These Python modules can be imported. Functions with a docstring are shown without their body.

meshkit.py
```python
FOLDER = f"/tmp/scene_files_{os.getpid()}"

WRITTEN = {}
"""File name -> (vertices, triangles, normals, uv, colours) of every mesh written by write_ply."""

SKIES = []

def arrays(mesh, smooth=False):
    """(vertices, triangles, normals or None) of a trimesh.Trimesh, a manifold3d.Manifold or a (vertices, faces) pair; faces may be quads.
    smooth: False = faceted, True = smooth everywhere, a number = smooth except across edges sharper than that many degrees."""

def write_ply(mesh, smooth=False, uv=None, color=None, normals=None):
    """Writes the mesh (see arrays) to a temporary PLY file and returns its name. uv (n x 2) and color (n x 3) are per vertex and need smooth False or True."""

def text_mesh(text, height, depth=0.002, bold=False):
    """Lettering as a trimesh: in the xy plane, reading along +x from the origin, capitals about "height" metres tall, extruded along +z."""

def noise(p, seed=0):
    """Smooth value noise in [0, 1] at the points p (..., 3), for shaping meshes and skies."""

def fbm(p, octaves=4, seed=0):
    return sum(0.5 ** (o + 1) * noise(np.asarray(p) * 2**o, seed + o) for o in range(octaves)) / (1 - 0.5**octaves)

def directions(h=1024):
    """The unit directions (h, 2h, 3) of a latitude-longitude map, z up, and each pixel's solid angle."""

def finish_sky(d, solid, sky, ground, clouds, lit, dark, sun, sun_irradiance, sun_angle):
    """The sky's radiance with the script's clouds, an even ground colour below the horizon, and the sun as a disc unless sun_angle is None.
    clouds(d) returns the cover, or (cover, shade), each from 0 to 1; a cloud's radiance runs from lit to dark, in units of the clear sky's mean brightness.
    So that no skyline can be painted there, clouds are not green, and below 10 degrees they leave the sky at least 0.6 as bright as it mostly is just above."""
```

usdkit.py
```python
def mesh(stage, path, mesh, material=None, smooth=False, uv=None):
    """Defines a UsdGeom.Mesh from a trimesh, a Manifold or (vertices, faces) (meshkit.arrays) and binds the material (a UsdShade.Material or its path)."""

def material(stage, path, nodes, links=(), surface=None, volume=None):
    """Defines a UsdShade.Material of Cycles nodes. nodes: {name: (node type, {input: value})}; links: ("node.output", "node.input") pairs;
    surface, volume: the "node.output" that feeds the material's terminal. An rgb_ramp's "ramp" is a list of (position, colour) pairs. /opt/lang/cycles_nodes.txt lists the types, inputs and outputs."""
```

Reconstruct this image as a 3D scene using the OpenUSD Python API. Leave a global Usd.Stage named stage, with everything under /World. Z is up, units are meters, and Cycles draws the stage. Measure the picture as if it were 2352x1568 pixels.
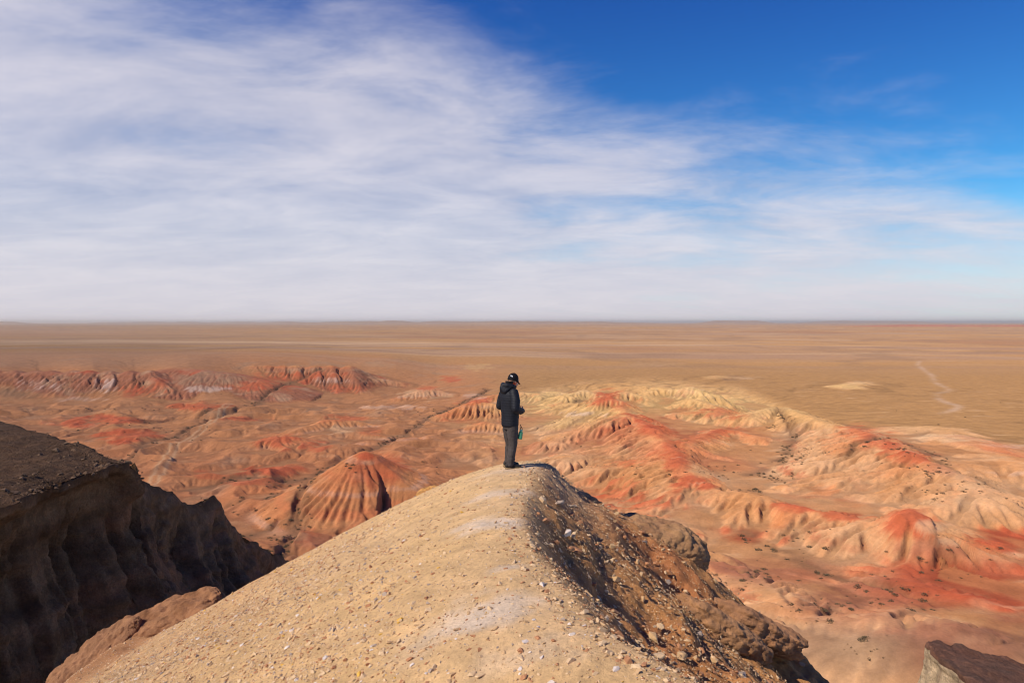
import math, random, numpy as np, trimesh, manifold3d, usdkit, meshkit
from pxr import Usd, UsdGeom, UsdLux, UsdShade, Gf, Sdf, Vt
from scipy.interpolate import RBFInterpolator, RegularGridInterpolator, PchipInterpolator
from scipy.ndimage import gaussian_filter, map_coordinates, distance_transform_edt
random.seed(7)
RNG = np.random.default_rng(11)
stage = Usd.Stage.CreateInMemory()
UsdGeom.SetStageUpAxis(stage, 'Z'); UsdGeom.SetStageMetersPerUnit(stage, 1.0)
stage.DefinePrim('/World', 'Xform'); stage.DefinePrim('/World/Looks', 'Scope')
EYE = 62.0                       # eye height above the lowest valley floor datum, metres
# ---------------------------------------------------------------- camera
PITCH = math.atan(44 / 1568)
cam = UsdGeom.Camera.Define(stage, '/World/camera')
cam.CreateFocalLengthAttr(24.0); cam.CreateHorizontalApertureAttr(36.0); cam.CreateVerticalApertureAttr(24.0)
cam.CreateClippingRangeAttr(Gf.Vec2f(0.1, 400000.0))
cam.CreateExposureAttr(-0.02)
cam.AddTranslateOp().Set(Gf.Vec3d(0, 0, EYE)); cam.AddRotateXOp().Set(90 - math.degrees(PITCH))
HAZE = 4.2e-5
# ---------------------------------------------------------------- sun and sky
SUN_EL = math.radians(42)
SUN_AZ = math.atan2(-0.84, -0.54)            # atan2(x, y) of the direction towards the sun
sd = np.array([math.sin(SUN_AZ) * math.cos(SUN_EL), math.cos(SUN_AZ) * math.cos(SUN_EL), math.sin(SUN_EL)])
sun = UsdLux.DistantLight.Define(stage, '/World/sun')
sun.CreateIntensityAttr(1.25); sun.CreateAngleAttr(0.53); sun.CreateColorAttr(Gf.Vec3f(1.0, 0.90, 0.75))
sun.CreateNormalizeAttr(True)
sun.AddRotateZOp().Set(math.degrees(-SUN_AZ)); sun.AddRotateXOp().Set(-(90 - math.degrees(SUN_EL)))
dome = UsdLux.DomeLight.Define(stage, '/World/sky'); dome.CreateIntensityAttr(1.0)
sky_nodes = {
    'geo': ('texture_coordinate', {}), 'nrm': ('vector_math', {'math_type': 'normalize'}),
    'sky': ('sky_texture', {'sky_type': 'single_scattering', 'sun_disc': False, 'sun_elevation': SUN_EL, 'sun_rotation': SUN_AZ,
                            'altitude': 1200.0, 'air_density': 1.0, 'aerosol_density': 0.6, 'ozone_density': 3.0}),
    'sat': ('hsv', {'saturation': 1.25, 'value': 1.0}), 'el': ('map_range', {'from_min': .12, 'from_max': .62, 'to_min': 0.0, 'to_max': 1.0, 'clamp': True}), 'deep': ('mix_color', {'a': (.56, 1.10, 1.16), 'b': (.17, .36, 1.10)}), 'tint': ('vector_math', {'math_type': 'multiply'}),
    'xyz': ('separate_xyz', {}),
    # thin high cloud: a deck seen in perspective, thick on the left, fading along a slanting edge
    'up': ('math', {'math_type': 'maximum', 'value2': 0.0}), 'h': ('math', {'math_type': 'add', 'value2': 0.16}),
    'px': ('math', {'math_type': 'divide'}), 'py': ('math', {'math_type': 'divide'}), 'p': ('combine_xyz', {'z': 7.7}),
    'map': ('mapping', {'mapping_type': 'point', 'rotation': (0, 0, math.radians(24)), 'scale': (.8, 1.25, 1)}),
    'na': ('noise_texture', {'scale': .8, 'detail': 6.0, 'roughness': .52, 'distortion': .15}),
    'nb': ('noise_texture', {'scale': 2.1, 'detail': 10.0, 'roughness': .60, 'distortion': .35}),
    'dot': ('vector_math', {'math_type': 'dot_product', 'vector2': (-.413, .425, -1.0)}),
    'k1': ('math', {'math_type': 'multiply_add', 'value2': 2.9, 'value3': .35}),
    'k2': ('math', {'math_type': 'multiply_add', 'value2': 2.5, 'value3': -1.25}),
    'k3': ('math', {'math_type': 'multiply_add', 'value2': 1.45, 'value3': -.725}),
    'k12': ('math', {'math_type': 'add'}), 'k123': ('math', {'math_type': 'add'}),
    'cov': ('map_range', {'range_type': 'smoothstep', 'from_min': -.12, 'from_max': 1.15, 'to_min': 0.0, 'to_max': .84, 'clamp': True}),
    'lit': ('map_range', {'from_min': .36, 'from_max': .66, 'to_min': 0.0, 'to_max': 1.0, 'clamp': True}), 'cc': ('mix_color', {'a': (4.5, 4.65, 5.9), 'b': (6.9, 6.55, 7.1)}),
    'mixc': ('mix_color', {}),
    # dust near the horizon
    'dust': ('map_range', {'range_type': 'smootherstep', 'from_min': 0.0, 'from_max': .19, 'to_min': .76, 'to_max': 0.0, 'clamp': True}),
    'mixd': ('mix_color', {'b': (6.7, 6.25, 6.8)}),
    'bg': ('background_shader', {'strength': 0.113}),
}
sky_links = [('geo.generated', 'nrm.vector1'), ('nrm.vector', 'xyz.vector'), ('nrm.vector', 'dot.vector1'), ('sky.color', 'sat.color'), ('sat.color', 'tint.vector1'),
    ('xyz.z', 'el.value'), ('el.result', 'deep.fac'), ('deep.result', 'tint.vector2'), ('nb.fac', 'lit.value'), ('lit.result', 'cc.fac'), ('cc.result', 'mixc.b'), ('xyz.z', 'up.value1'), ('up.value', 'h.value1'), ('xyz.x', 'px.value1'), ('h.value', 'px.value2'), ('xyz.y', 'py.value1'), ('h.value', 'py.value2'),
    ('px.value', 'p.x'), ('py.value', 'p.y'), ('p.vector', 'map.vector'), ('map.vector', 'na.vector'), ('map.vector', 'nb.vector'),
    ('dot.value', 'k1.value1'), ('na.fac', 'k2.value1'), ('nb.fac', 'k3.value1'), ('k1.value', 'k12.value1'), ('k2.value', 'k12.value2'), ('k12.value', 'k123.value1'), ('k3.value', 'k123.value2'),
    ('k123.value', 'cov.value'), ('cov.result', 'mixc.fac'), ('tint.vector', 'mixc.a'), ('xyz.z', 'dust.value'), ('dust.result', 'mixd.fac'), ('mixc.result', 'mixd.a'), ('mixd.result', 'bg.color')]
sky_m = usdkit.material(stage, '/World/Looks/sky', sky_nodes, sky_links, surface='bg.background')
UsdShade.MaterialBindingAPI.Apply(dome.GetPrim()).Bind(sky_m)
dome.GetPrim().SetCustomDataByKey('kind', 'structure'); dome.GetPrim().SetCustomDataByKey('label', 'blue sky with thin white cloud thickening to the left')

# ---------------------------------------------------------------- helpers
def numbered(name, parent='/World'):
    if not stage.GetPrimAtPath(f'{parent}/{name}'): return f'{parent}/{name}'
    k = 1
    while stage.GetPrimAtPath(f'{parent}/{name}_{k:03d}'): k += 1
    return f'{parent}/{name}_{k:03d}'
def tag(p, label=None, cat=None, group=None, kind=None):
    p = p.GetPrim() if hasattr(p, 'GetPrim') else p
    for k, v in (('label', label), ('category', cat), ('group', group), ('kind', kind)):
        if v: p.SetCustomDataByKey(k, v)
    return p
def parent_path(parent): return '/World' if parent is None else str(parent.GetPrim().GetPath())
def obj(name, mesh, mat, parent=None, smooth=30):
    return usdkit.mesh(stage, numbered(name, parent_path(parent)), mesh, mat, smooth)
def thing(name, loc=(0, 0, 0), rotz=0.0):
    x = UsdGeom.Xform.Define(stage, numbered(name)); x.AddTranslateOp().Set(Gf.Vec3d(*map(float, loc))); x.AddRotateZOp().Set(float(rotz))
    return x
def grid_faces(nr, nc, wrap=False):
    i, j = np.meshgrid(np.arange(nr - 1), np.arange(nc if wrap else nc - 1), indexing='ij')
    a = i * nc + j; b = i * nc + (j + 1) % nc; c = b + nc; d = a + nc
    return np.stack([a, b, c, d], -1).reshape(-1, 4)
def normals_of(v, f):
    q = np.cross(v[f[:, 2]] - v[f[:, 0]], v[f[:, 3]] - v[f[:, 1]])
    n = np.zeros_like(v)
    for k in range(4): np.add.at(n, f[:, k], q)
    return n / np.maximum(np.linalg.norm(n, axis=1, keepdims=True), 1e-12)
def face_out(v, f, up=(0, 0, 1.0)):
    n = normals_of(v, f)
    if (n @ np.asarray(up, float)).sum() < 0: return f[:, ::-1].copy(), -n
    return f, n
def sheet(name, v, f, n, col, mat, parent=None):
    """A quad or triangle mesh with given normals and vertex colours; keeps only the vertices used."""
    used, inv = np.unique(f, return_inverse=True); f = inv.reshape(f.shape)
    m = UsdGeom.Mesh.Define(stage, numbered(name, parent_path(parent)))
    m.CreatePointsAttr(Vt.Vec3fArray.FromNumpy(v[used].astype(np.float32)))
    m.CreateFaceVertexCountsAttr(Vt.IntArray.FromNumpy(np.full(len(f), f.shape[1], np.int32)))
    m.CreateFaceVertexIndicesAttr(Vt.IntArray.FromNumpy(f.astype(np.int32).ravel()))
    m.CreateSubdivisionSchemeAttr('none')
    m.CreateNormalsAttr(Vt.Vec3fArray.FromNumpy(n[used].astype(np.float32))); m.SetNormalsInterpolation('vertex')
    UsdGeom.PrimvarsAPI(m).CreatePrimvar('soil', Sdf.ValueTypeNames.Color3fArray, 'vertex').Set(Vt.Vec3fArray.FromNumpy(col[used].astype(np.float32)))
    UsdShade.MaterialBindingAPI.Apply(m.GetPrim()).Bind(mat)
    return m
def smoothstep(a, b, x):
    t = np.clip((x - a) / (b - a), 0, 1); return t * t * (3 - 2 * t)
def softplus(x, w): return w * np.logaddexp(0, x / w)
def smax(a, b, k): return np.maximum(a, b) + np.clip(k - np.abs(a - b), 0, None) ** 2 / (4 * k)
def n2(x, y, s, oct=4, seed=0, z=0.0):
    return meshkit.fbm(np.stack([np.asarray(x) / s, np.asarray(y) / s, np.full(np.shape(x), z + 0.37)], -1), oct, seed) * 2 - 1
def n3(p, s, oct=4, seed=0): return meshkit.fbm(np.asarray(p) / s, oct, seed) * 2 - 1
cp, sp = math.cos(PITCH), math.sin(PITCH)
def ray(u, v):
    """Where a point of the photograph (2352 x 1568 scale) looks: x and z per metre of depth y, from the eye."""
    a, b = (np.asarray(u, float) - 1176) / 1568, (784 - np.asarray(v, float)) / 1568
    y = cp + b * sp; z = -sp + b * cp
    return a / y, z / y
def at_y(u, v, y): a, w = ray(u, v); return np.stack([a * y, y + 0 * a, w * y], -1)
def at_z(u, v, z): a, w = ray(u, v); y = z / w; return np.stack([a * y, y, z + 0 * a], -1)
def to_px(x, y, z):
    yc = y * cp - z * sp; zc = y * sp + z * cp
    return 1176 + 1568 * x / yc, 784 - 1568 * zc / yc

# ---------------------------------------------------------------- materials
def soil_material(name, bump_scale, bump_dist, fine, fine_amt=0.3, rough=0.95):
    """Earth whose colour comes from the soil laid down per vertex, broken up by procedural grain."""
    return usdkit.material(stage, f'/World/Looks/{name}', {
        'soil': ('attribute', {'attribute': 'soil'}), 'pos': ('geometry', {}),
        'n1': ('noise_texture', {'scale': fine, 'detail': 6.0, 'roughness': 0.65}),
        'n2': ('noise_texture', {'scale': fine * 7.3, 'detail': 4.0, 'roughness': 0.7}),
        'r1': ('map_range', {'from_min': 0.28, 'from_max': 0.72, 'to_min': 1 - fine_amt, 'to_max': 1 + fine_amt}),
        'r2': ('map_range', {'from_min': 0.28, 'from_max': 0.72, 'to_min': 1 - fine_amt * 0.7, 'to_max': 1 + fine_amt * 0.7}),
        'm': ('math', {'math_type': 'multiply'}), 'c': ('vector_math', {'math_type': 'multiply'}),
        'cc': ('combine_xyz', {}),
        'nb': ('noise_texture', {'scale': bump_scale, 'detail': 8.0, 'roughness': 0.68}),
        'b': ('bump', {'strength': 1.0, 'distance': bump_dist}),
        'p': ('principled_bsdf', {'roughness': rough, 'specular_ior_level': 0.15, 'diffuse_roughness': 0.6}),
    }, [('pos.position', 'n1.vector'), ('pos.position', 'n2.vector'), ('pos.position', 'nb.vector'), ('n1.fac', 'r1.value'), ('n2.fac', 'r2.value'),
        ('r1.result', 'm.value1'), ('r2.result', 'm.value2'), ('m.value', 'cc.x'), ('m.value', 'cc.y'), ('m.value', 'cc.z'),
        ('soil.color', 'c.vector1'), ('cc.vector', 'c.vector2'), ('c.vector', 'p.base_color'),
        ('nb.fac', 'b.height'), ('b.normal', 'p.normal')], surface='p.BSDF')
M_land = soil_material('valley_soil', 0.9, 0.35, 0.22, 0.16)
M_ridge = soil_material('ridge_soil', 22.0, 0.03, 3.0, 0.22)
M_cliff = soil_material('cliff_soil', 3.2, 0.5, 1.1, 0.4)

# ================================================================ the valley, the plain and the badlands: one surface, cut into named pieces
CREAM, PEACH, YELLOW = np.array([.57, .36, .195]), np.array([.51, .235, .09]), np.array([.58, .37, .14])
RED, ORANGE, TAN = np.array([.44, .09, .036]), np.array([.52, .19, .07]), np.array([.41, .20, .088])
BROWN, REDBROWN, PLAIN = np.array([.27, .155, .085]), np.array([.34, .125, .065]), np.array([.42, .222, .085])
PALE, DARK = np.array([.62, .46, .35]), np.array([.12, .085, .055])
base_pts = [  # u, v, height below the eye: the lie of the land without its hills
    (300, 1000, -60), (500, 1000, -60), (700, 1000, -60), (500, 1150, -60), (700, 1200, -60), (900, 1000, -60), (1000, 950, -60), (1150, 950, -59), (1150, 1050, -60),
    (600, 1300, -58), (900, 1100, -60), (300, 1200, -60), (0, 1200, -58), (0, 1000, -60), (100, 940, -60), (-300, 940, -60), (-300, 1100, -59),
    (0, 934, -60), (200, 932, -60), (400, 922, -60), (600, 910, -60), (750, 903, -60), (900, 898, -59),
    (-300, 858, -37), (0, 856, -38), (200, 853, -38), (400, 851, -38), (600, 846, -39), (750, 842, -40), (900, 840, -42),
    (0, 838, -34), (200, 836, -34), (450, 832, -34), (650, 825, -35), (900, 818, -37), (1150, 818, -41), (1400, 820, -45), (1700, 830, -47), (2000, 850, -48), (2352, 850, -48), (2700, 850, -48),
    (2352, 1000, -48), (2352, 1100, -49), (2150, 1000, -48), (1900, 900, -48), (1750, 890, -48), (1500, 858, -47), (1300, 865, -50), (1100, 852, -48), (1000, 862, -52), (2700, 1000, -48), (2700, 1150, -48),
    (1250, 1000, -60), (1300, 940, -57), (1400, 1150, -59), (1500, 1230, -58), (1768, 979, -56), (1828, 1039, -57), (1792, 1101, -58), (1727, 1125, -57.5), (1900, 1045, -53), (1950, 1100, -54),
    (1680, 1255, -58.5), (1850, 1330, -56), (1980, 1290, -56.5), (2150, 1400, -53), (2352, 1400, -52), (2200, 1160, -52), (2352, 1215, -53), (1700, 1450, -56), (2000, 1500, -49), (2352, 1568, -44), (1700, 1568, -55), (1200, 1400, -60), (700, 1500, -60), (200, 1500, -58), (2700, 1500, -44), (2700, 1300, -50), (-300, 1500, -55)]
for u in (-400, 0, 400, 800, 1176, 1600, 2000, 2352, 2700):
    base_pts += [(u, 800, -34 - 12 * np.clip(u / 2352, 0, 1)), (u, 775, -36 - 10 * np.clip(u / 2352, 0, 1)), (u, 755, -42), (u, 743, -44)]
bp = np.array(base_pts, float)
P = at_z(bp[:, 0], bp[:, 1], bp[:, 2])
rbf = RBFInterpolator(np.stack([P[:, 0] / P[:, 1] * 3, np.log(P[:, 1])], -1), bp[:, 2], kernel='linear', smoothing=0.01)
ga, gl = np.linspace(-1.4 * 3, 1.4 * 3, 140), np.linspace(math.log(20), math.log(70000), 260)
GA, GL = np.meshgrid(ga, gl, indexing='ij')
gz = gaussian_filter(rbf(np.stack([GA.ravel(), GL.ravel()], -1)).reshape(GA.shape), 0.8)
_base = RegularGridInterpolator((ga, gl), gz, bounds_error=False, fill_value=None)
def base_z(x, y):
    y = np.maximum(y, 20.5)
    return _base(np.stack([np.clip(x / y * 3, -4.19, 4.19), np.log(np.clip(y, 20.5, 69000))], -1))

# hills: crest points (u, v, depth y); slope of the flanks, roundness of the crest, gully strength
HILLS = [
    # the striped red cone left of the ridge and its neighbours
    ([(815, 1050, 212), (835, 1040, 215), (870, 1052, 216), (905, 1078, 216), (940, 1105, 214)], .70, 1.2, .05),
    ([(835, 1042, 214), (800, 1095, 208), (770, 1150, 203)], .62, 1.2, .05),
    ([(640, 1235, 172), (682, 1216, 176), (735, 1228, 178), (800, 1245, 180)], .75, .7, .4),
    ([(610, 1010, 316), (652, 1000, 320), (690, 1004, 322), (735, 1022, 322)], .5, 1.5, .9),
    ([(540, 1150, 232), (600, 1130, 240), (650, 1128, 240)], .35, 2, .4),
    ([(560, 1100, 262), (620, 1085, 272), (680, 1090, 272)], .35, 2, .4),
    ([(420, 1090, 272), (480, 1060, 292), (560, 1058, 296)], .3, 4, .3),
    ([(690, 985, 352), (750, 963, 372), (820, 966, 378), (880, 978, 374)], .5, 1.5, .9),
    ([(700, 1010, 330), (790, 992, 345), (860, 1000, 342), (920, 1008, 330)], .5, 1.2, .9),
    ([(830, 1020, 318), (900, 1012, 330), (980, 1005, 336), (1060, 1020, 320)], .45, 1.5, .7),
    ([(925, 908, 524), (965, 895, 532), (1000, 891, 540), (1035, 905, 535)], .55, 1.5, 1.2),
    ([(1000, 880, 640), (1040, 864, 660), (1075, 872, 665)], .55, 2, 1.2),
    ([(1050, 850, 760), (1085, 838, 800), (1120, 846, 790)], .5, 2, 1.2),
    ([(745, 905, 560), (780, 885, 572), (830, 876, 584), (880, 870, 600), (925, 878, 600)], .65, 1.2, 1.4),
    ([(850, 865, 620), (905, 852, 660), (960, 850, 690), (1000, 858, 680)], .5, 2, 1.2),
    ([(1020, 950, 398), (1060, 930, 404), (1095, 919, 408), (1135, 925, 404)], .5, 1.5, 1.0),
    ([(1060, 985, 360), (1110, 968, 368), (1160, 975, 362)], .45, 1.5, .9),
    ([(600, 930, 500), (680, 926, 508), (740, 930, 500)], .22, 3, .4),
    ([(380, 940, 480), (450, 930, 495), (520, 935, 480)], .2, 3, .4), ([(240, 960, 432), (300, 950, 446), (380, 952, 440)], .25, 3, .5),
    ([(230, 990, 378), (290, 978, 390), (350, 985, 384)], .3, 2, .5), ([(130, 972, 408), (190, 962, 420), (250, 968, 410)], .3, 2, .5),
    # spurs of the long escarpment
    *[([(u0, 850, 530), (u0 + 25 + 10 * math.sin(u0), 872, 512), (u0 + 45 + 14 * math.cos(u0), 908, 494)], .55, 1.5, 1.2) for u0 in (-220, -165, -105, -60, -10, 35, 85, 120, 170, 205, 250, 300, 345)],
    ([(400, 845, 556), (470, 850, 548), (540, 858, 545), (590, 872, 540)], .42, 5, .3),
    *[([(u0, 838, 600), (u0 + 14, 860, 580), (u0 + 24, 890, 562)], .55, 1.5, 1.2) for u0 in (585, 615, 650, 680, 720, 755, 800)],
    # the broad pale badlands on the right
    ([(1380, 925, 392), (1399, 913, 400), (1425, 925, 392), (1440, 950, 350), (1476, 964, 335), (1500, 990, 300), (1550, 1036, 262), (1570, 1066, 242), (1632, 1116, 215)], .55, 1.5, 1.0),
    ([(1399, 914, 400), (1360, 940, 372), (1310, 962, 355)], .45, 2, .9), ([(1440, 952, 350), (1390, 965, 340), (1330, 990, 320), (1290, 1010, 310)], .42, 2, .9),
    ([(1500, 990, 302), (1440, 1010, 294), (1380, 1030, 284), (1330, 1042, 278)], .42, 2, .9),
    ([(1320, 1048, 268), (1380, 1061, 262), (1416, 1066, 258), (1459, 1060, 254), (1520, 1062, 250)], .45, 2, .8),
    ([(1560, 1066, 244), (1500, 1090, 232), (1450, 1112, 224), (1400, 1135, 215)], .5, 1.5, .9),
    ([(1600, 1092, 228), (1560, 1120, 214), (1530, 1150, 204)], .55, 1.5, .9),
    ([(1392, 1160, 196), (1440, 1171, 193), (1500, 1183, 189), (1536, 1197, 185), (1584, 1212, 180)], .4, 1.5, .7),
    ([(1600, 1140, 206), (1643, 1130, 205), (1720, 1134, 200), (1768, 1149, 193), (1828, 1168, 186), (1912, 1180, 178)], .55, 1.8, .9),
    ([(1720, 1136, 199), (1700, 1170, 190), (1690, 1200, 184)], .6, 1.5, .8), ([(1828, 1170, 184), (1800, 1205, 176), (1780, 1240, 170)], .6, 1.5, .8),
    ([(1590, 1010, 292), (1655, 984, 322), (1700, 990, 318), (1744, 1001, 306), (1780, 1030, 292), (1804, 1058, 282)], .5, 1.5, 1.2),
    ([(1580, 1015, 282), (1650, 1045, 274), (1720, 1064, 264), (1802, 1098, 246)], .5, 1.5, 1.0),
    ([(1739, 1131, 214), (1811, 1113, 216), (1857, 1128, 210), (1927, 1132, 206), (1996, 1143, 200)], .5, 1.8, .9),
    ([(1880, 1085, 246), (1890, 1078, 247), (1925, 1082, 243)], .7, .8, .6),
    ([(1727, 950, 345), (1787, 933, 357), (1840, 947, 333), (1876, 961, 313), (1924, 978, 296)], .55, 1.5, 1.2),
    ([(1890, 1000, 285), (1930, 990, 284), (1966, 983, 272), (2002, 1000, 254), (2045, 1022, 240), (2090, 1041, 228), (2141, 1065, 217), (2201, 1087, 204), (2242, 1115, 193), (2337, 1161, 176), (2450, 1220, 160)], .55, 1.5, .9),
    ([(1990, 1000, 255), (1960, 1030, 244), (1900, 1055, 240)], .45, 1.8, .8), ([(2080, 1042, 228), (2030, 1070, 220), (1970, 1090, 218)], .45, 1.8, .8),
    ([(2141, 1068, 215), (2100, 1105, 202), (2060, 1130, 196)], .5, 1.8, .8), ([(2242, 1118, 190), (2200, 1150, 180), (2150, 1165, 178)], .45, 1.8, .8),
    ([(1950, 1230, 166), (2000, 1200, 166), (2062, 1176, 163), (2098, 1176, 161), (2146, 1217, 153), (2194, 1246, 147), (2266, 1268, 142), (2337, 1296, 137), (2450, 1340, 128)], .55, 1.5, .8),
    ([(2070, 1180, 160), (2040, 1230, 152), (2010, 1280, 146)], .5, 1.6, .8), ([(2200, 1250, 146), (2180, 1300, 138), (2160, 1340, 134)], .45, 2, .8),
    ([(1900, 1205, 175), (1940, 1190, 175), (1985, 1192, 172)], .5, 1.5, .8),
    ([(2260, 1232, 158), (2352, 1225, 158), (2450, 1240, 152)], .45, 2, .6),
    ([(1540, 1262, 143), (1650, 1300, 134), (1760, 1352, 122), (1850, 1402, 113), (1930, 1450, 105)], .5, 2.5, .6), ([(1640, 1246, 172), (1700, 1226, 175), (1775, 1238, 170)], .5, 1.5, .9), ([(1795, 1272, 157), (1860, 1252, 160), (1935, 1274, 152)], .5, 1.5, .9), ([(1840, 1330, 136), (1900, 1318, 138), (1960, 1330, 134), (2030, 1362, 126)], .5, 2, .8), ([(2090, 1330, 128), (2150, 1352, 122), (2230, 1372, 118)], .45, 2, .8), ([(1700, 1420, 108), (1780, 1440, 104), (1850, 1490, 96)], .45, 2, .6), ([(1850, 1450, 97), (2000, 1452, 92), (2150, 1480, 87)], .4, 3, .4), ([(1900, 1340, 132), (1960, 1322, 137), (2040, 1350, 132)], .35, 2, .6),
    ([(2120, 1402, 116), (2210, 1396, 117), (2300, 1412, 113)], .35, 2, .5),
    # yellow far side of the badlands
    ([(1400, 905, 420), (1440, 899, 428), (1476, 908, 420), (1488, 928, 405)], .55, 1.5, 1.3), ([(1490, 898, 440), (1512, 890, 448), (1550, 893, 440), (1584, 887, 436), (1622, 902, 424)], .55, 1.5, 1.3),
    ([(1540, 930, 400), (1584, 915, 405), (1625, 925, 392), (1660, 945, 370)], .5, 1.8, 1.1), ([(1560, 950, 372), (1620, 945, 368), (1680, 955, 352), (1727, 960, 345)], .45, 1.8, 1.0),
    ([(1280, 935, 415), (1320, 926, 424), (1360, 930, 415)], .4, 2, 1.0), ([(1240, 905, 500), (1270, 898, 510), (1300, 902, 505)], .45, 1.5, 1.2), ([(1310, 905, 480), (1345, 896, 490), (1375, 903, 480)], .45, 1.5, 1.2),
    # knolls on the plain
    ([(1620, 872, 600), (1650, 864, 620), (1700, 868, 610)], .4, 2, 1.2), ([(1940, 885, 520), (1975, 878, 530), (2000, 882, 520)], .35, 2, 1.0),
    ([(1270, 862, 680), (1300, 850, 700), (1340, 852, 690)], .35, 2, 1.2), ([(1330, 835, 840), (1380, 829, 860), (1410, 833, 850)], .35, 2, 1.2), ([(1480, 836, 800), (1520, 830, 830), (1560, 836, 810)], .3, 2, 1.2),
    ([(2090, 988, 292), (2140, 980, 298), (2180, 992, 286), (2230, 1012, 266)], .3, 2, .5), ([(2200, 1060, 228), (2280, 1052, 232), (2352, 1062, 222)], .25, 2, .5),
    ([(1215, 880, 600), (1240, 872, 620), (1262, 878, 610)], .4, 2, 1.2), ([(1150, 905, 500), (1190, 898, 510), (1225, 905, 500)], .3, 2, 1.2),
]
CHANNELS = [  # dry washes cut into the floor: (u, v) and depth, width
    ([(640, 1300), (690, 1205), (712, 1160), (700, 1120), (725, 1085), (790, 1062), (850, 1038), (905, 1010), (960, 985), (985, 965), (1030, 945), (1075, 925), (1120, 905)], 1.6, 1.1),
    ([(240, 1085), (300, 1050), (345, 1020), (400, 1003), (440, 985), (500, 962), (560, 940), (620, 918), (670, 903), (740, 895)], 1.3, 1.3),
    ([(80, 990), (200, 985), (300, 970), (420, 962), (520, 945)], .8, 1.0),
    ([(450, 1168), (540, 1172), (620, 1150), (690, 1128)], .7, .8), ([(560, 1250), (640, 1215), (690, 1205)], .7, .8), ([(420, 1130), (540, 1110), (620, 1112), (700, 1095)], .5, .8),
    ([(1230, 1000), (1290, 985), (1330, 975)], .8, .8), ([(1250, 960), (1290, 945), (1330, 925)], .7, .8), ([(1727, 1125), (1792, 1101), (1828, 1039), (1775, 990), (1740, 960)], .8, .8),
    ([(1700, 1260), (1800, 1320), (1900, 1390), (2050, 1440)], .7, .7), ([(1960, 1130), (2060, 1075), (2120, 1110), (2210, 1180), (2300, 1215)], .7, .8)]
GX0, GX1, GY0, GY1, CELL = -460.0, 335.0, 64.0, 640.0, 0.62
nx, ny = int((GX1 - GX0) / CELL), int((GY1 - GY0) / CELL)
gx, gy = GX0 + CELL * np.arange(nx), GY0 + CELL * np.arange(ny)
X, Y = np.meshgrid(gx, gy, indexing='xy')           # rows are y
H = base_z(X, Y)
def polyline(X, Y, pts, vals):
    """Distance to a polyline, the value along it and the distance travelled along it."""
    best = np.full(X.shape, 1e9); val = np.zeros(X.shape); along = np.zeros(X.shape); run = 0.0
    for k in range(len(pts) - 1):
        a, b = np.array(pts[k][:2]), np.array(pts[k + 1][:2]); d = b - a; L = math.hypot(*d)
        t = np.clip(((X - a[0]) * d[0] + (Y - a[1]) * d[1]) / max(L * L, 1e-9), 0, 1)
        e = np.hypot(X - a[0] - t * d[0], Y - a[1] - t * d[1]); m = e < best
        best = np.where(m, e, best); val = np.where(m, vals[k] + (vals[k + 1] - vals[k]) * t, val); along = np.where(m, run + t * L, along); run += L
    return best, val, along
WX, WY = n2(X, Y, 26, 3, 5) * 5, n2(X, Y, 26, 3, 6) * 5           # the hills wander a little
RELIEF = smoothstep(-.1, .35, n2(X, Y, 60, 3, 21))
PU, PV = to_px(X, Y, H)
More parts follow.
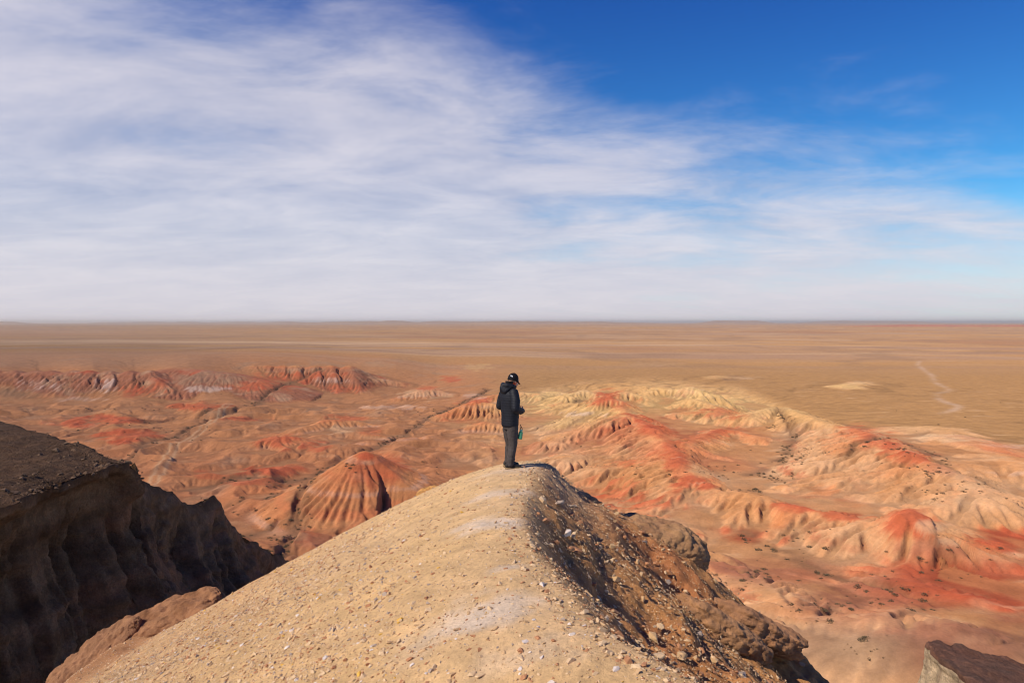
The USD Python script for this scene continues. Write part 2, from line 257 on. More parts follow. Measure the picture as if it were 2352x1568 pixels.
BAD = smoothstep(985, 1180, PU + 40 * n2(X, Y, 40, 2, 9)) * smoothstep(0, 45, PV - np.interp(PU, [950, 1060, 1180, 1300, 1500, 1700, 1787, 1924, 2141, 2337, 2700], [985, 925, 890, 868, 856, 876, 912, 966, 1056, 1152, 1330])) * (.25 + .75 * smoothstep(1520, 1330, PV)) * smoothstep(1640, 1540, PV)
QX, QY = X + WX * 1.6, Y + WY * 1.6
rg = lambda sc, sd: (1 - np.abs(n2(QX, QY, sc, 3, sd)) * 2.2).clip(-.6, 1)
MND = rg(26, 35) * 2.6 + rg(12, 38) * 1.1 + rg(5.5, 39) * .35
LEFTF = smoothstep(1260, 1100, PU) * smoothstep(905, 960, PV)
H = H + n2(X, Y, 55, 4, 31) * 1.2 + BAD * (rg(54, 33) * 2.6 + MND - 5.0) + LEFTF * (rg(38, 36) * 5.0 + rg(16, 37) * 2.6 - 2.6) + n2(X, Y, 14, 3, 32) * .3
HILLM = np.zeros_like(H); RAINW = np.zeros_like(H)
for k, (pts, slope, rnd, gul) in enumerate(HILLS):
    pw = np.array([at_y(u, v, y * (.935 if u > 1480 and 1000 < v < 1215 and y < 330 else .955 if 1380 < u < 1960 and v < 1130 else 1)) for u, v, y in pts])
    r = 52.0
    i0, i1 = max(0, int((pw[:, 0].min() - r - GX0) / CELL)), min(nx, int((pw[:, 0].max() + r - GX0) / CELL))
    j0, j1 = max(0, int((pw[:, 1].min() - r - GY0) / CELL)), min(ny, int((pw[:, 1].max() + r - GY0) / CELL))
    if i1 <= i0 or j1 <= j0: continue
    s = np.s_[j0:j1, i0:i1]
    fade = smoothstep(0, 12, np.hypot(X[s] - pw[:, 0].mean(), 0) * 0 + 12)
    d, z, al = polyline(X[s] + WX[s] * .45, Y[s] + WY[s] * .45, pw, pw[:, 2])
    z = z + n2(al, al * 0 + k * 7.7, 14, 3, 40 + k) * .9 * min(1, gul + .1)
    right = pts[0][0] > 1180
    slope = min(slope, .58) * .86 if right else slope * .86
    spur = 1 + .13 * gul * n2(al, d * .12 + k * 3.3, 7, 3, 60 + k) * smoothstep(.5, 9, d)
    prof = slope * spur * (np.sqrt(d * d + (2.6 * rnd) ** 2) - 2.6 * rnd)
    prof = prof * (1 + (.10 if right else 0) * n2(X[s], Y[s], 16, 3, 90 + k)) - (.06 if right else .2) * slope * np.clip(d - 16, 0, None)
    hh = z - prof
    if right: hh = hh + (MND[s] - 1.6) * .62 * smoothstep(1, 10, d)
    RAINW[s] = np.maximum(RAINW[s], smoothstep(-1.0, 2.5, hh - H[s]) * min(gul, 1))
    HILLM[s] = np.maximum(HILLM[s], smoothstep(-1.0, 2.5, hh - H[s]))
    H[s] = smax(H[s], hh, 3.0)
CHAN = np.zeros_like(H)
for pts, dep, wid in CHANNELS:
    pw = np.array([at_z(u, v, -59.0 if u < 1300 else -56.0) for u, v in pts])
    i0, i1 = max(0, int((pw[:, 0].min() - 20 - GX0) / CELL)), min(nx, int((pw[:, 0].max() + 20 - GX0) / CELL))
    j0, j1 = max(0, int((pw[:, 1].min() - 20 - GY0) / CELL)), min(ny, int((pw[:, 1].max() + 20 - GY0) / CELL))
    s = np.s_[j0:j1, i0:i1]
    d, _, al = polyline(X[s] + n2(X[s], Y[s], 9, 3, 71) * 3 + n2(X[s], Y[s], 30, 2, 73) * 6, Y[s] + n2(X[s], Y[s], 9, 3, 72) * 3 + n2(X[s], Y[s], 30, 2, 74) * 6, pw, pw[:, 2])
    H[s] -= dep * (np.exp(-(d / wid) ** 2) + .35 * np.exp(-(d / (wid * 4)) ** 2))
    CHAN[s] = np.maximum(CHAN[s], np.exp(-(d / (wid * 3.2)) ** 2))
# rain: water runs over the land, cuts gullies and leaves fans
def rain(H, rounds, drops, steps, weight):
    h = H / CELL; ny, nx = h.shape; flat = h.ravel(); flow = np.zeros(nx * ny)
    cum = np.cumsum(weight.ravel()); cum /= cum[-1]
    for _ in range(rounds):
        idx = np.searchsorted(cum, RNG.random(drops)); py, px_ = idx // nx + RNG.random(drops), idx % nx + RNG.random(drops)
        dx = np.zeros(drops); dy = np.zeros(drops); sed = np.zeros(drops); vel = np.ones(drops); water = np.ones(drops)
        px_ = np.clip(px_, 1, nx - 3); py = np.clip(py, 1, ny - 3)
        for st in range(steps):
            ix, iy = px_.astype(int), py.astype(int); fx, fy = px_ - ix, py - iy; q = iy * nx + ix
            a, b, c, e = flat[q], flat[q + 1], flat[q + nx], flat[q + nx + 1]
            gxx = (b - a) * (1 - fy) + (e - c) * fy; gyy = (c - a) * (1 - fx) + (e - b) * fx
            h0 = a * (1 - fx) * (1 - fy) + b * fx * (1 - fy) + c * (1 - fx) * fy + e * fx * fy
            dx = dx * .15 - gxx * .85; dy = dy * .15 - gyy * .85
            L = np.hypot(dx, dy) + 1e-9; dx /= L; dy /= L
            qx, qy = np.clip(px_ + dx, 1, nx - 3), np.clip(py + dy, 1, ny - 3)
            jx, jy = qx.astype(int), qy.astype(int); ux, uy = qx - jx, qy - jy; p = jy * nx + jx
            h1 = flat[p] * (1 - ux) * (1 - uy) + flat[p + 1] * ux * (1 - uy) + flat[p + nx] * (1 - ux) * uy + flat[p + nx + 1] * ux * uy
            dh = h1 - h0; cap = np.maximum(-dh, .01) * vel * water * 2.8
            dep = np.where(dh > 0, np.minimum(dh, sed), np.where(sed > cap, (sed - cap) * .09, -np.minimum((cap - sed) * .25, np.maximum(-dh, 0))))
            dep = np.clip(dep, -.12, .12); sed = sed - dep
            for o, w in ((0, (1 - fx) * (1 - fy)), (1, fx * (1 - fy)), (nx, (1 - fx) * fy), (nx + 1, fx * fy)):
                np.add.at(flat, q + o, dep * w)
            if st > 3: np.add.at(flow, q, water)
            vel = np.sqrt(np.maximum(vel * vel - dh * 4, .05)); vel = np.minimum(vel, 3); water *= .985; px_, py = qx, qy
    return flat.reshape(ny, nx) * CELL, flow.reshape(ny, nx)
H0 = H.copy()
H, FLOW = rain(H.copy(), 24, 22000, 50, .12 + RAINW + .6 * BAD + .4 * LEFTF)
edge = np.minimum.reduce([X - GX0, GX1 - X, Y - GY0, GY1 - Y]); fade = smoothstep(0, 25, edge)
H = H0 + (gaussian_filter(H, .36) - H0) * fade
FLOW = np.clip(np.log1p(gaussian_filter(FLOW, .7)) / 4.0, 0, 1)
DELTA = H - H0
def grid_sample(G, x, y, order=1): return map_coordinates(G, [(y - GY0) / CELL, (x - GX0) / CELL], order=order, mode='nearest')
DET = H - base_z(X, Y)
FADEG = fade
def land_z(x, y):
    inside = (x > GX0) & (x < GX1) & (y > GY0) & (y < GY1)
    z = base_z(x, y); amp = np.clip(np.hypot(x, y) / 400, .3, 6)
    out = n2(x, y, 55, 4, 31) * 1.3
    w = np.where(inside, grid_sample(FADEG, x, y), 0)
    d = np.where(inside, grid_sample(DET, x, y, 3), 0)
    return z + w * d + (1 - w) * out
# the mesh: fine near the eye, coarse far away
az = np.concatenate([np.linspace(-62, -41, 60)[:-1], np.linspace(-41, 41, 900), np.linspace(41, 62, 60)[1:]])
rr = np.concatenate([np.geomspace(24, 100, 60)[:-1], np.geomspace(100, 640, 560)[:-1], np.geomspace(640, 3000, 130)[:-1], np.geomspace(3000, 60000, 120)])
AZ, RR = np.meshgrid(np.radians(az), rr, indexing='xy')
LX, LY = RR * np.tan(AZ).clip(-2.4, 2.4), RR * 1.0        # rows of equal depth
LZ = land_z(LX, LY)
LZ += smoothstep(520, 250, LY) * (n2(LX, LY, 4.5, 4, 78) * .20 + n2(LX, LY, 1.6, 3, 79) * .07 * smoothstep(300, 180, LY))
# far plain: long low swells, a red mesa, hills on the skyline
far = smoothstep(700, 1500, LY)
LZ += far * (n2(LX, LY, 900, 3, 81) * 4.0 + n2(LX, LY, 260, 3, 82) * 2.2)
FU = 1176 + 1568 * LX / LY
def skyline(u0, u1, y0, w, top, seed, rough=90):
    global LZ
    prof = smoothstep(u0, u0 + .3 * (u1 - u0), FU) * smoothstep(u1, u1 - .3 * (u1 - u0), FU)
    crest = .75 * top * (.35 + .65 * meshkit.fbm(np.stack([FU / rough, FU * 0 + seed, FU * 0], -1), 4, seed)) * prof
    LZ = LZ + crest * np.exp(-((LY - y0) / w) ** 2)
    return crest * np.exp(-((LY - y0) / w) ** 2)
MESA = skyline(1760, 2900, 6200, 700, 30, 3, 160)
HILLF = skyline(520, 1620, 21000, 2500, 150, 5, 60) + skyline(1580, 1800, 24000, 2500, 170, 6, 50) + skyline(1790, 2200, 32000, 3000, 200, 8, 80) + skyline(-200, 110, 20000, 2500, 110, 9, 40) + skyline(100, 900, 26000, 2500, 130, 12, 60)
LV = np.stack([LX.ravel(), LY.ravel(), LZ.ravel()], -1)
LF = grid_faces(*LX.shape)
LF, LN = face_out(LV, LF)
# ---- soil colours
x, y, z = LV.T; pu, pv = to_px(x, y, z)
ins = (x > GX0) & (x < GX1) & (y > GY0) & (y < GY1)
hill = np.where(ins, grid_sample(HILLM, x, y), 0); bad = np.where(ins, grid_sample(BAD, x, y), 0); chan = np.where(ins, grid_sample(CHAN, x, y), 0)
flow = np.where(ins, grid_sample(FLOW, x, y), 0); delta = np.where(ins, grid_sample(DELTA, x, y), 0)
steep = 1 - LN[:, 2]
def mix(c, d, t): return c + (d - c) * np.clip(t, 0, 1)[:, None]
na, nb, nc, nd = n2(x, y, 45, 5, 101), n2(x, y, 17, 5, 102), n2(x, y, 6, 4, 103), n2(x, y, 110, 4, 104)
C = np.tile(TAN, (len(x), 1))
left = smoothstep(1250, 1050, pu)
C = mix(C, TAN * [.98, .86, .78], left * .8); C = mix(C, np.array([.41, .15, .062]), left * smoothstep(930, 1120, pv) * (.55 + .6 * na + .3 * nb))
C = mix(C, BROWN * 1.25, left * smoothstep(.05, .5, nb + .4 * nd) * .6)
C = mix(C, PLAIN * [.84, .84, .80], (1 - left) * smoothstep(1250, 1000, pv))
# strata: bands of colour by height, warped
strata = z + 1.6 * na + .7 * nb
def band(z0, w, per): t = np.abs(((strata - z0 + per / 2) % per) - per / 2); return smoothstep(w, w * .35, t)
rightb = np.maximum(bad, hill * smoothstep(1180, 1300, pu)) * smoothstep(2700, 2300, pu)
C = mix(C, mix(np.tile(PEACH, (len(x), 1)), CREAM, .32 + .9 * nb + .7 * na), rightb)
C = mix(C, YELLOW, rightb * smoothstep(1005, 930, pv + 30 * nb) * (.75 + .5 * na))
C = mix(C, CREAM * 1.05, rightb * smoothstep(.1, .5, nc * .6 + nd) * .6)
C = mix(C, ORANGE, rightb * smoothstep(.12, .45, nb * .7 + nc * .5) * .55)
broad = n2(x, y, 62, 4, 150) + .45 * nb
C = mix(C, mix(np.tile(ORANGE, (len(x), 1)), RED, .35 + .9 * na + .5 * nc), rightb * smoothstep(.02, .42, broad) * smoothstep(930, 985, pv) * .75)
C = mix(C, RED, rightb * band(-49, .8, 9.5) * smoothstep(-.1, .35, na + .3 * nc) * .6 * smoothstep(930, 1000, pv))
lefth = hill * left
C = mix(C, mix(np.tile(ORANGE * .9, (len(x), 1)), PEACH, .4 + nb), lefth * .8)
C = mix(C, RED * 1.05, lefth * band(-53.5, 1.1, 7.0) * .3)
C = mix(C, PALE * .9, lefth * band(-50, .7, 7.0) * .25)
esc = left * smoothstep(500, 470, -pv + 0 * pu + 1e9 * 0 + 0) if False else left * smoothstep(2, 8, grid_sample(HILLM, x, y) * 9) * ins * smoothstep(935, 915, pv) * smoothstep(840, 852, pv) * smoothstep(980, 800, pu)
C = mix(C, REDBROWN * .9, esc * .85); C = mix(C, CREAM * .85, esc * smoothstep(.0, .4, nb + .4 * nc) * .5); C = mix(C, RED, esc * smoothstep(.05, .35, n2(x, y, 22, 4, 110)) * .85)
C = mix(C, BROWN * 1.2, left * smoothstep(700, 300, pu) * smoothstep(850, 835, pv) * .45)
PATCH = [  # soil colours, with painted corner darkening at lower right: (u, v, half width, half height, colour, strength)
    (1399, 917, 34, 10, RED, .9), (1450, 932, 30, 10, ORANGE, .8), (1480, 965, 60, 8, RED, .95), (1520, 985, 40, 9, RED, .9), (1545, 1040, 22, 22, RED, .8), (1600, 1110, 40, 9, RED, .9), (1560, 1080, 20, 25, RED, .5),
    (1430, 1130, 45, 22, RED, .75), (1350, 1140, 28, 24, RED, .8), (1560, 1155, 40, 14, RED, .9), (1480, 1150, 30, 14, RED, .7), (1430, 1190, 60, 9, RED, .8), (1520, 1180, 30, 10, ORANGE, .7), (1380, 1062, 30, 7, ORANGE, .8), (1450, 1060, 30, 7, RED, .6),
    (1650, 950, 40, 8, RED, .6), (1680, 985, 40, 9, RED, .7), (1720, 1000, 40, 14, ORANGE, .8), (1570, 945, 25, 7, ORANGE, .9), (1600, 1000, 60, 10, RED, .55),
    (1966, 990, 26, 9, RED, .8), (2010, 1010, 36, 12, RED, .75), (2050, 1028, 24, 10, RED, .8), (2100, 1048, 36, 12, RED, .9), (2160, 1080, 40, 16, REDBROWN, .8), (1930, 1010, 40, 18, ORANGE, .8), (2050, 1075, 60, 16, ORANGE, .5),
    (1720, 1235, 40, 12, RED, .9), (1650, 1225, 30, 8, RED, .7), (1825, 1165, 50, 7, RED, .9), (1790, 1190, 36, 14, ORANGE, .9), (1940, 1185, 40, 7, RED, .8), (1800, 1240, 30, 10, RED, .7), (1890, 1128, 36, 9, ORANGE, .9),
    (2080, 1205, 50, 20, RED, .9), (2150, 1260, 90, 22, REDBROWN, .95), (2230, 1310, 120, 26, REDBROWN, .95), (2330, 1245, 70, 16, RED, 1.0), (2230, 1370, 110, 34, RED, .65), (2340, 1380, 60, 40, RED, .85), (2100, 1340, 90, 30, REDBROWN, .8), (2130, 1212, 40, 14, CREAM, .8), (2180, 1245, 30, 8, CREAM, .7), (2320, 1272, 50, 8, CREAM, .6),
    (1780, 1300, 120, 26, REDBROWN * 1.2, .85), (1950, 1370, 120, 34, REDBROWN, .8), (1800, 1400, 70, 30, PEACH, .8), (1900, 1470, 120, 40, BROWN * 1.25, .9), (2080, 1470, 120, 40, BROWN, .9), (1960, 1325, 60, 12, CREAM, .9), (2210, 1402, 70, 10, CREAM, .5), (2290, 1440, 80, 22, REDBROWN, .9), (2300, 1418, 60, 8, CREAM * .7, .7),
    (2230, 1325, 140, 45, RED * .9, 1.1), (2330, 1390, 90, 60, RED * .95, 1.1), (2010, 1345, 120, 36, REDBROWN, 1.0), (1760, 1295, 110, 22, REDBROWN, .9), (2130, 1450, 130, 24, REDBROWN * .9, .9), (2320, 1230, 70, 12, RED, 1.0), (2000, 1500, 160, 50, BROWN * .95, 1.0), (2330, 1480, 110, 60, BROWN * .9, .9),  # lower right browns: soil colour plus corner darkening painted in
    (870, 1080, 60, 40, RED, .62), (835, 1046, 20, 8, RED, .9), (850, 1062, 14, 5, CREAM, .5), (760, 1120, 50, 40, ORANGE, .5),  (680, 1225, 40, 18, RED, .5), (740, 1245, 60, 14, REDBROWN, .8), (660, 1232, 36, 8, CREAM, .5),
    (650, 1015, 55, 16, RED, .75), (720, 1022, 40, 12, RED, .7), (620, 1080, 70, 12, RED, .9), (600, 1130, 80, 14, ORANGE, .8), (560, 1105, 70, 8, RED, .6), (640, 1170, 80, 20, ORANGE, .6), (480, 1090, 40, 8, RED, .5),
    (230, 963, 90, 8, RED, .9), (170, 972, 60, 7, RED, .85), (255, 1000, 50, 9, RED, .95), (300, 995, 70, 7, RED, .8), (280, 1012, 36, 8, RED, .9), (450, 932, 70, 9, RED, .75), (560, 962, 50, 6, RED, .7), (800, 960, 40, 6, RED, .6), (780, 985, 40, 8, CREAM, .7), (850, 990, 30, 8, RED, .5),
    (1095, 922, 32, 8, RED, .9), (1085, 940, 40, 14, ORANGE, .8), (1070, 965, 40, 8, RED, .6), (1110, 955, 50, 16, PEACH, .7), (1040, 872, 18, 8, RED, .8), (970, 905, 60, 12, CREAM, .75), (975, 893, 22, 6, RED, .6), (860, 885, 70, 12, REDBROWN * .8, .9), (780, 893, 40, 10, RED, .6), (900, 935, 70, 6, PALE, .4), (1090, 910, 20, 5, PALE, .4), (1230, 1030, 50, 14, REDBROWN, .7), (1330, 950, 50, 7, PALE, .6), (1300, 975, 60, 12, YELLOW, .6),
    (650, 868, 60, 12, RED, .9), (720, 862, 60, 10, RED, .7), (760, 872, 40, 6, PALE, .6), (580, 888, 80, 8, RED, .9), (480, 893, 60, 6, PALE, .8), (330, 895, 60, 14, RED, .9), (150, 875, 120, 12, REDBROWN, .6), (100, 885, 60, 14, PALE, .6), (240, 880, 30, 16, PALE, .8), (40, 900, 60, 14, BROWN, .8), (180, 915, 60, 6, PALE, .4), (470, 872, 90, 18, BROWN * 1.2, .95),
    (1690, 868, 34, 6, BROWN, .6), (1720, 868, 26, 4, CREAM, .45), (1975, 880, 30, 4, CREAM, .4), (2120, 1000, 24, 7, CREAM, .9), (2190, 1010, 30, 5, CREAM, .8), (2320, 1085, 60, 6, PALE, .35), (2330, 1025, 60, 5, PALE, .3), (2230, 1090, 60, 14, BROWN * 1.3, .6), (1100, 842, 30, 5, YELLOW, .7), (1500, 835, 60, 4, CREAM, .5)]
ne_ = n2(x, y, 3.0, 3, 107)
wu, wv = 26 * n2(x, y, 13, 5, 120) + 12 * n2(x, y, 4, 3, 122), 9 * n2(x, y, 13, 5, 121) + 4 * n2(x, y, 4, 3, 123)
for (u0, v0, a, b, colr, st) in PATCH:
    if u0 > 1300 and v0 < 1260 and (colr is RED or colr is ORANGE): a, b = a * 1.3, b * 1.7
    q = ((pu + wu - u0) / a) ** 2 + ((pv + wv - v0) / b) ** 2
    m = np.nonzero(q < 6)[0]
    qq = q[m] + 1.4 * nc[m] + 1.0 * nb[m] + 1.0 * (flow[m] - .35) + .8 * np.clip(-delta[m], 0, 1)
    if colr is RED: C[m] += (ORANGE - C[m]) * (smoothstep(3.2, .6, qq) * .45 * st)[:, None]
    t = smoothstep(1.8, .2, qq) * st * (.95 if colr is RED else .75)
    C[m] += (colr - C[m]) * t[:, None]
for (u0, v0, a, b, cc, st) in ((2210, 1330, 210, 62, RED * .85, .8), (2340, 1240, 90, 20, RED, .8), (1800, 1315, 150, 30, REDBROWN, .55), (1970, 1400, 190, 40, REDBROWN * .95, .55), (2250, 1490, 180, 60, REDBROWN * .8, .65)):
    C = mix(C, cc, smoothstep(1.5, .3, np.hypot((pu + .7 * wu - u0) / a, (pv + .7 * wv - v0) / b) + .35 * nb + .3 * nc + .25 * ne_) * st * (pv > 1120))
C = mix(C, C * .66, smoothstep(.35, .9, flow) * .8 * ins)
C = mix(C, C * [1.14, 1.2, 1.28], smoothstep(.05, .5, -delta) * .6); C = mix(C, np.where(rightb[:, None] > .4, PEACH * .92, TAN * 1.05), smoothstep(.12, .6, delta) * .4)
C = mix(C, np.array([.17, .088, .045]), chan * smoothstep(.2, -.2, nc - .25) * .65)
near_ = smoothstep(650, 420, y)
ne, nf_ = n2(x, y, 3.0, 3, 105), n2(x * .35, y, 4.0, 3, 106)
C = C * (1 + near_ * (.14 * nc + .16 * ne + .14 * nf_))[:, None]
C = mix(C, BROWN * .75, near_ * smoothstep(.34, .55, ne) * smoothstep(-.1, .3, nb - .4 * rightb) * .6); C = mix(C, CREAM * .95, near_ * smoothstep(.3, .55, nf_ + .3 * na) * (.35 - .15 * left))
# the far plain: streaks lying across the view, paler flats, darker gravel
fp = smoothstep(560, 900, y)
streak = meshkit.fbm(np.stack([x / 900, np.log(y) * 14, y * 0], -1), 5, 131) * 2 - 1
streak2 = meshkit.fbm(np.stack([x / 260, np.log(y) * 40, y * 0], -1), 4, 132) * 2 - 1
blot = n2(x, y * .55, 420, 5, 133)
CP = mix(np.tile(PLAIN, (len(x), 1)), BROWN * 1.35, .32 + 1.9 * streak); CP = mix(CP, CREAM * .9, smoothstep(.08, .5, streak2 + .3 * streak) * .5)
CP = mix(CP, np.array([.34, .165, .075]), smoothstep(.0, .4, blot) * .75); CP = mix(CP, BROWN * .9, smoothstep(.86, .99, 1 - np.abs(n2(x, y, 300, 4, 134)) * 1.6) * .45)
pale_flat = np.exp(-((pv - 788 - .004 * (pu - 700) + 9 * streak) / 5) ** 2) * smoothstep(2300, 1500, pu)
CP = mix(CP, CREAM * 1.05, pale_flat * np.clip(.42 + .8 * streak2 + .3 * streak, 0, .8))
CP = mix(CP, BROWN * 1.55, np.exp(-((pv - 764) / 9) ** 2) * smoothstep(900, 100, pu) * .6)
CP = CP * (.97 - .24 * smoothstep(900, 200, pu) * smoothstep(760, 800, pv))[:, None]  # left side darkened in the colour, standing in for shadow over it
C = mix(C, CP, fp)
C = mix(C, np.array([.40, .12, .07]), smoothstep(2, 10, MESA.ravel()) * (.75 + .4 * streak2))
C = mix(C, BROWN * 1.1, smoothstep(8, 50, HILLF.ravel()) * .6)
# wheel tracks worn into the floor
def track(pts, zz, width):
    pw = np.array([at_z(u, v, zz) for u, v in pts]); t = np.linspace(0, len(pw) - 1, len(pw) * 8)
    pw = np.stack([PchipInterpolator(np.arange(len(pw)), pw[:, k])(t) for k in range(3)], -1)
    near = (np.abs(y - pw[:, 1].mean()) < np.ptp(pw[:, 1]) / 2 + 20) & (np.abs(x - pw[:, 0].mean()) < np.ptp(pw[:, 0]) / 2 + 20)
    d = np.full(len(x), 1e9); d[near] = polyline(x[near] + .5 * n2(x[near], y[near], 14, 2, 140), y[near], pw, pw[:, 2])[0]
    return d
d1 = track([(330, 1150), (365, 1100), (385, 1062), (400, 1032), (440, 1006), (478, 985), (500, 968), (512, 950), (530, 938)], -59.6, 3)
rut = np.exp(-((d1 - 1.5) / .7) ** 2)
C = mix(C, TAN * 1.1, smoothstep(4, 2, d1) * .4); C = mix(C, CREAM * .9, rut * np.clip(.6 + .5 * nb, 0, .9))
d2 = track([(2132, 825), (2108, 838), (2140, 862), (2150, 880), (2180, 895), (2150, 905), (2172, 925), (2200, 935), (2160, 950)], -48, 4)
C = mix(C, PALE, np.exp(-((d2 + 1.5 * nc) / 2.6) ** 2) * np.clip(.2 + .5 * nb, 0, .3))
C = np.clip(C, .02, .8)
# ---- cut into pieces
fx = lambda a: a[LF].mean(1)
ctr_y, ctr_u, ctr_v = fx(y), fx(pu), fx(pv)
lab = np.zeros(len(LF), int)                               # 0 valley floor
lab[ctr_y > 640] = 1                                       # plain
lab[(fx(bad) > .5) | ((fx(hill) > .5) & (ctr_u > 1230) & (ctr_y < 640))] = 2
esc_f = (ctr_y < 640) & (ctr_u < 860) & (ctr_v < 935) & (ctr_v > 835)
lab[esc_f & ((fx(hill) > .4) | (fx(steep) > .05))] = 3
cone = (fx(hill) > .45) & (np.hypot((ctr_u - 840) / 160, (ctr_v - 1115) / 85) < 1) & (ctr_y < 235)
lab[cone] = 4
lab[fx(MESA.ravel()) > 5] = 5
lab[fx(HILLF.ravel()) > 14] = 6
lab[fx(d1) < 2.8] = 7; lab[fx(d2) < 3.2] = 8
LW = LV + [0, 0, EYE]
for k, (nm, lb) in enumerate([('valley_floor', 'dry reddish brown valley floor with low mounds below the cliffs'), ('desert_plain', 'flat tan desert plain stretching to the horizon'),
                 ('badlands', 'eroded cream, yellow and red striped hills on the right'), ('escarpment', 'long fluted red and white escarpment at the far left'),
                 ('cone_hill', 'steep red cone hill with a pale crest just left of the ridge'), ('red_mesa', 'long low red mesa near the horizon on the right'),
                 ('distant_hills', 'faint hazy hills along the skyline'), ('dirt_track', 'double wheel track curving over the valley floor at left'), ('dirt_track', 'pale winding track over the plain at right')]):
    sel = LF[lab == k]
    if len(sel): tag(sheet(nm, LW, sel, LN, C, M_land), lb, None, None, 'structure')

# ================================================================ the ridge the person stands on
XC = PchipInterpolator([-40, -8, 0, 3.7, 4.1, 4.5, 5.03, 5.96, 7.1, 8.2, 10.2, 13, 15, 40], [2, 1.5, 1.2, .81, .63, .44, .34, .17, .0, .0, .12, .28, .4, 1.5])
def ridge_z(x, y):
    """Height of the ridge below the eye."""
    xc = XC(np.clip(y, -39, 39)); d = x - xc
    z = -1.65 - .08 * np.clip(y, -40, None)
    rad = .55 + .75 * smoothstep(8, 12, y)
    z = z - (.45 + .13 * smoothstep(7, 12, y)) * (np.sqrt(np.clip(-d, 0, None) ** 2 + rad ** 2) - rad) + .045 * n2(x * .9 + y * .5, (y * .9 - x * .5) * .22, .7, 3, 208)
    # left side: the shelf at the foot of the slope, then the gully
    ye = np.interp(x, [-12, -9.5, -6.8, -3, 0, .7, 2, 3.8, 5.4, 7, 12], [17.6, 17.2, 15.9, 14.9, 14.1, 14.1, 13.9, 14.0, 13.3, 12.2, 10.5]) + .25 * n2(x, y * 0, 1.3, 3, 201)
    z = z - 1.9 * softplus(y - ye, .22) + 0
    xl = -9.8 + .35 * n2(y, x * 0, 1.6, 3, 202)
    z = z - 2.2 * softplus(xl - x, .25)
    z = z + .33 * smoothstep(-8.2, -9.0, x + .25 * n2(y, x * 0, .8, 3, 203)) * smoothstep(11.5, 15, y)
    # right side: broken, shaded flank with ribs running down to the right
    dd = np.clip(d, 0, None)
    rib = np.abs(n2(x * .83 + y * .55, (y * .83 - x * .55) * .28, 1.5, 4, 205))
    drop = .80 * (np.sqrt(np.clip(dd - .10 - .3 * smoothstep(10, 13, y), 0, None) ** 2 + .03) - .17).clip(0) - .08 * softplus(dd - 2.0, .3)
    z = z - drop - rib * .85 * smoothstep(.15, 1.3, dd)
    q = np.exp(-((x - .95) / .75) ** 2 - ((y - 7.6) / 1.5) ** 2)            # the scooped hollow under the crest
    z = z - .16 * q * smoothstep(0, .5, dd)
    led = n2(x, y, 2.2, 3, 206)
    step = (z + .3 * led) / .42; fr = step - np.floor(step)
    z = z + smoothstep(.3, 1.4, dd) * .42 * .5 * (smoothstep(.25, .75, fr) - fr) * smoothstep(-.3, .3, n2(x, y, 1.7, 3, 207))
    z = z + .55 * np.exp(-((x - 3.7) / 1.0) ** 2 - ((y - 13.2) / 1.4) ** 2)
    return z
NEARW = lambda r: np.clip(r / 6, .25, 1.6)
azr = np.concatenate([np.linspace(-180, -52, 70)[:-1], np.linspace(-52, 52, 640), np.linspace(52, 180, 70)[1:-1]])
rrr = np.concatenate([np.geomspace(.25, 2.2, 26)[:-1], np.geomspace(2.2, 19, 430)[:-1], np.geomspace(19, 60, 50)])
A_, R_ = np.meshgrid(np.radians(azr), rrr, indexing='xy')
rx, ry = R_ * np.sin(A_), R_ * np.cos(A_)
rz = ridge_z(rx, ry)
rd = rx - XC(np.clip(ry, -39, 39))
lump = n2(rx, ry, .55, 4, 210); fine = n2(rx, ry, .12, 4, 211); grit = n2(rx, ry, .045, 3, 212)
rough = .35 + .9 * smoothstep(-1.5, -6, rx) + 1.6 * smoothstep(.1, .8, rd)
clod = smoothstep(.05, .7, rd) * (R_ < 22)
rz = rz + clod * (.20 * np.abs(n2(rx, ry, .8, 4, 215)) - .10 + .10 * np.abs(n2(rx, ry, .26, 3, 216)) + .05 * n2(rx, ry, .1, 3, 217))
rz = rz + .05 * lump * rough + .018 * fine * rough + .010 * grit * np.where(R_ < 20, 1, 0) * (.5 + rough)
rz = np.maximum(rz, -58.0)
RV = np.stack([rx.ravel(), ry.ravel(), rz.ravel()], -1)
RF = grid_faces(*rx.shape, wrap=True)
RF, RN = face_out(RV, RF)
x, y, z = RV.T; d = rd.ravel()
SAND, SANDY, RUST, GREYB, ASHY = np.array([.60, .395, .205]), np.array([.57, .36, .15]), np.array([.33, .145, .06]), np.array([.37, .26, .165]), np.array([.60, .49, .39])
a1, a2, a3 = n2(x, y, 2.4, 4, 220), n2(x, y, .7, 4, 221), n2(x, y, .22, 3, 222)
C2 = mix(np.tile(SAND, (len(x), 1)), SANDY, .35 + .8 * a1 + .4 * a2)
leftness = smoothstep(-1.2, -6.5, x)
C2 = mix(C2, SAND * np.array([.86, .76, .66]), leftness * (.6 + .5 * a1)); C2 = C2 * (1 + .16 * a1 + .12 * n2(x * .9 + y * .5, (y * .9 - x * .5) * .2, .6, 4, 226))[:, None]
C2 = mix(C2, RUST * 1.15, smoothstep(-7.2, -9.2, x + .8 * a2 + .5 * a1) * .85); C2 = mix(C2, RUST * 1.3, smoothstep(.28, .6, a2 * .6 + a3 * .4 + .25 * leftness - .1) * .5)
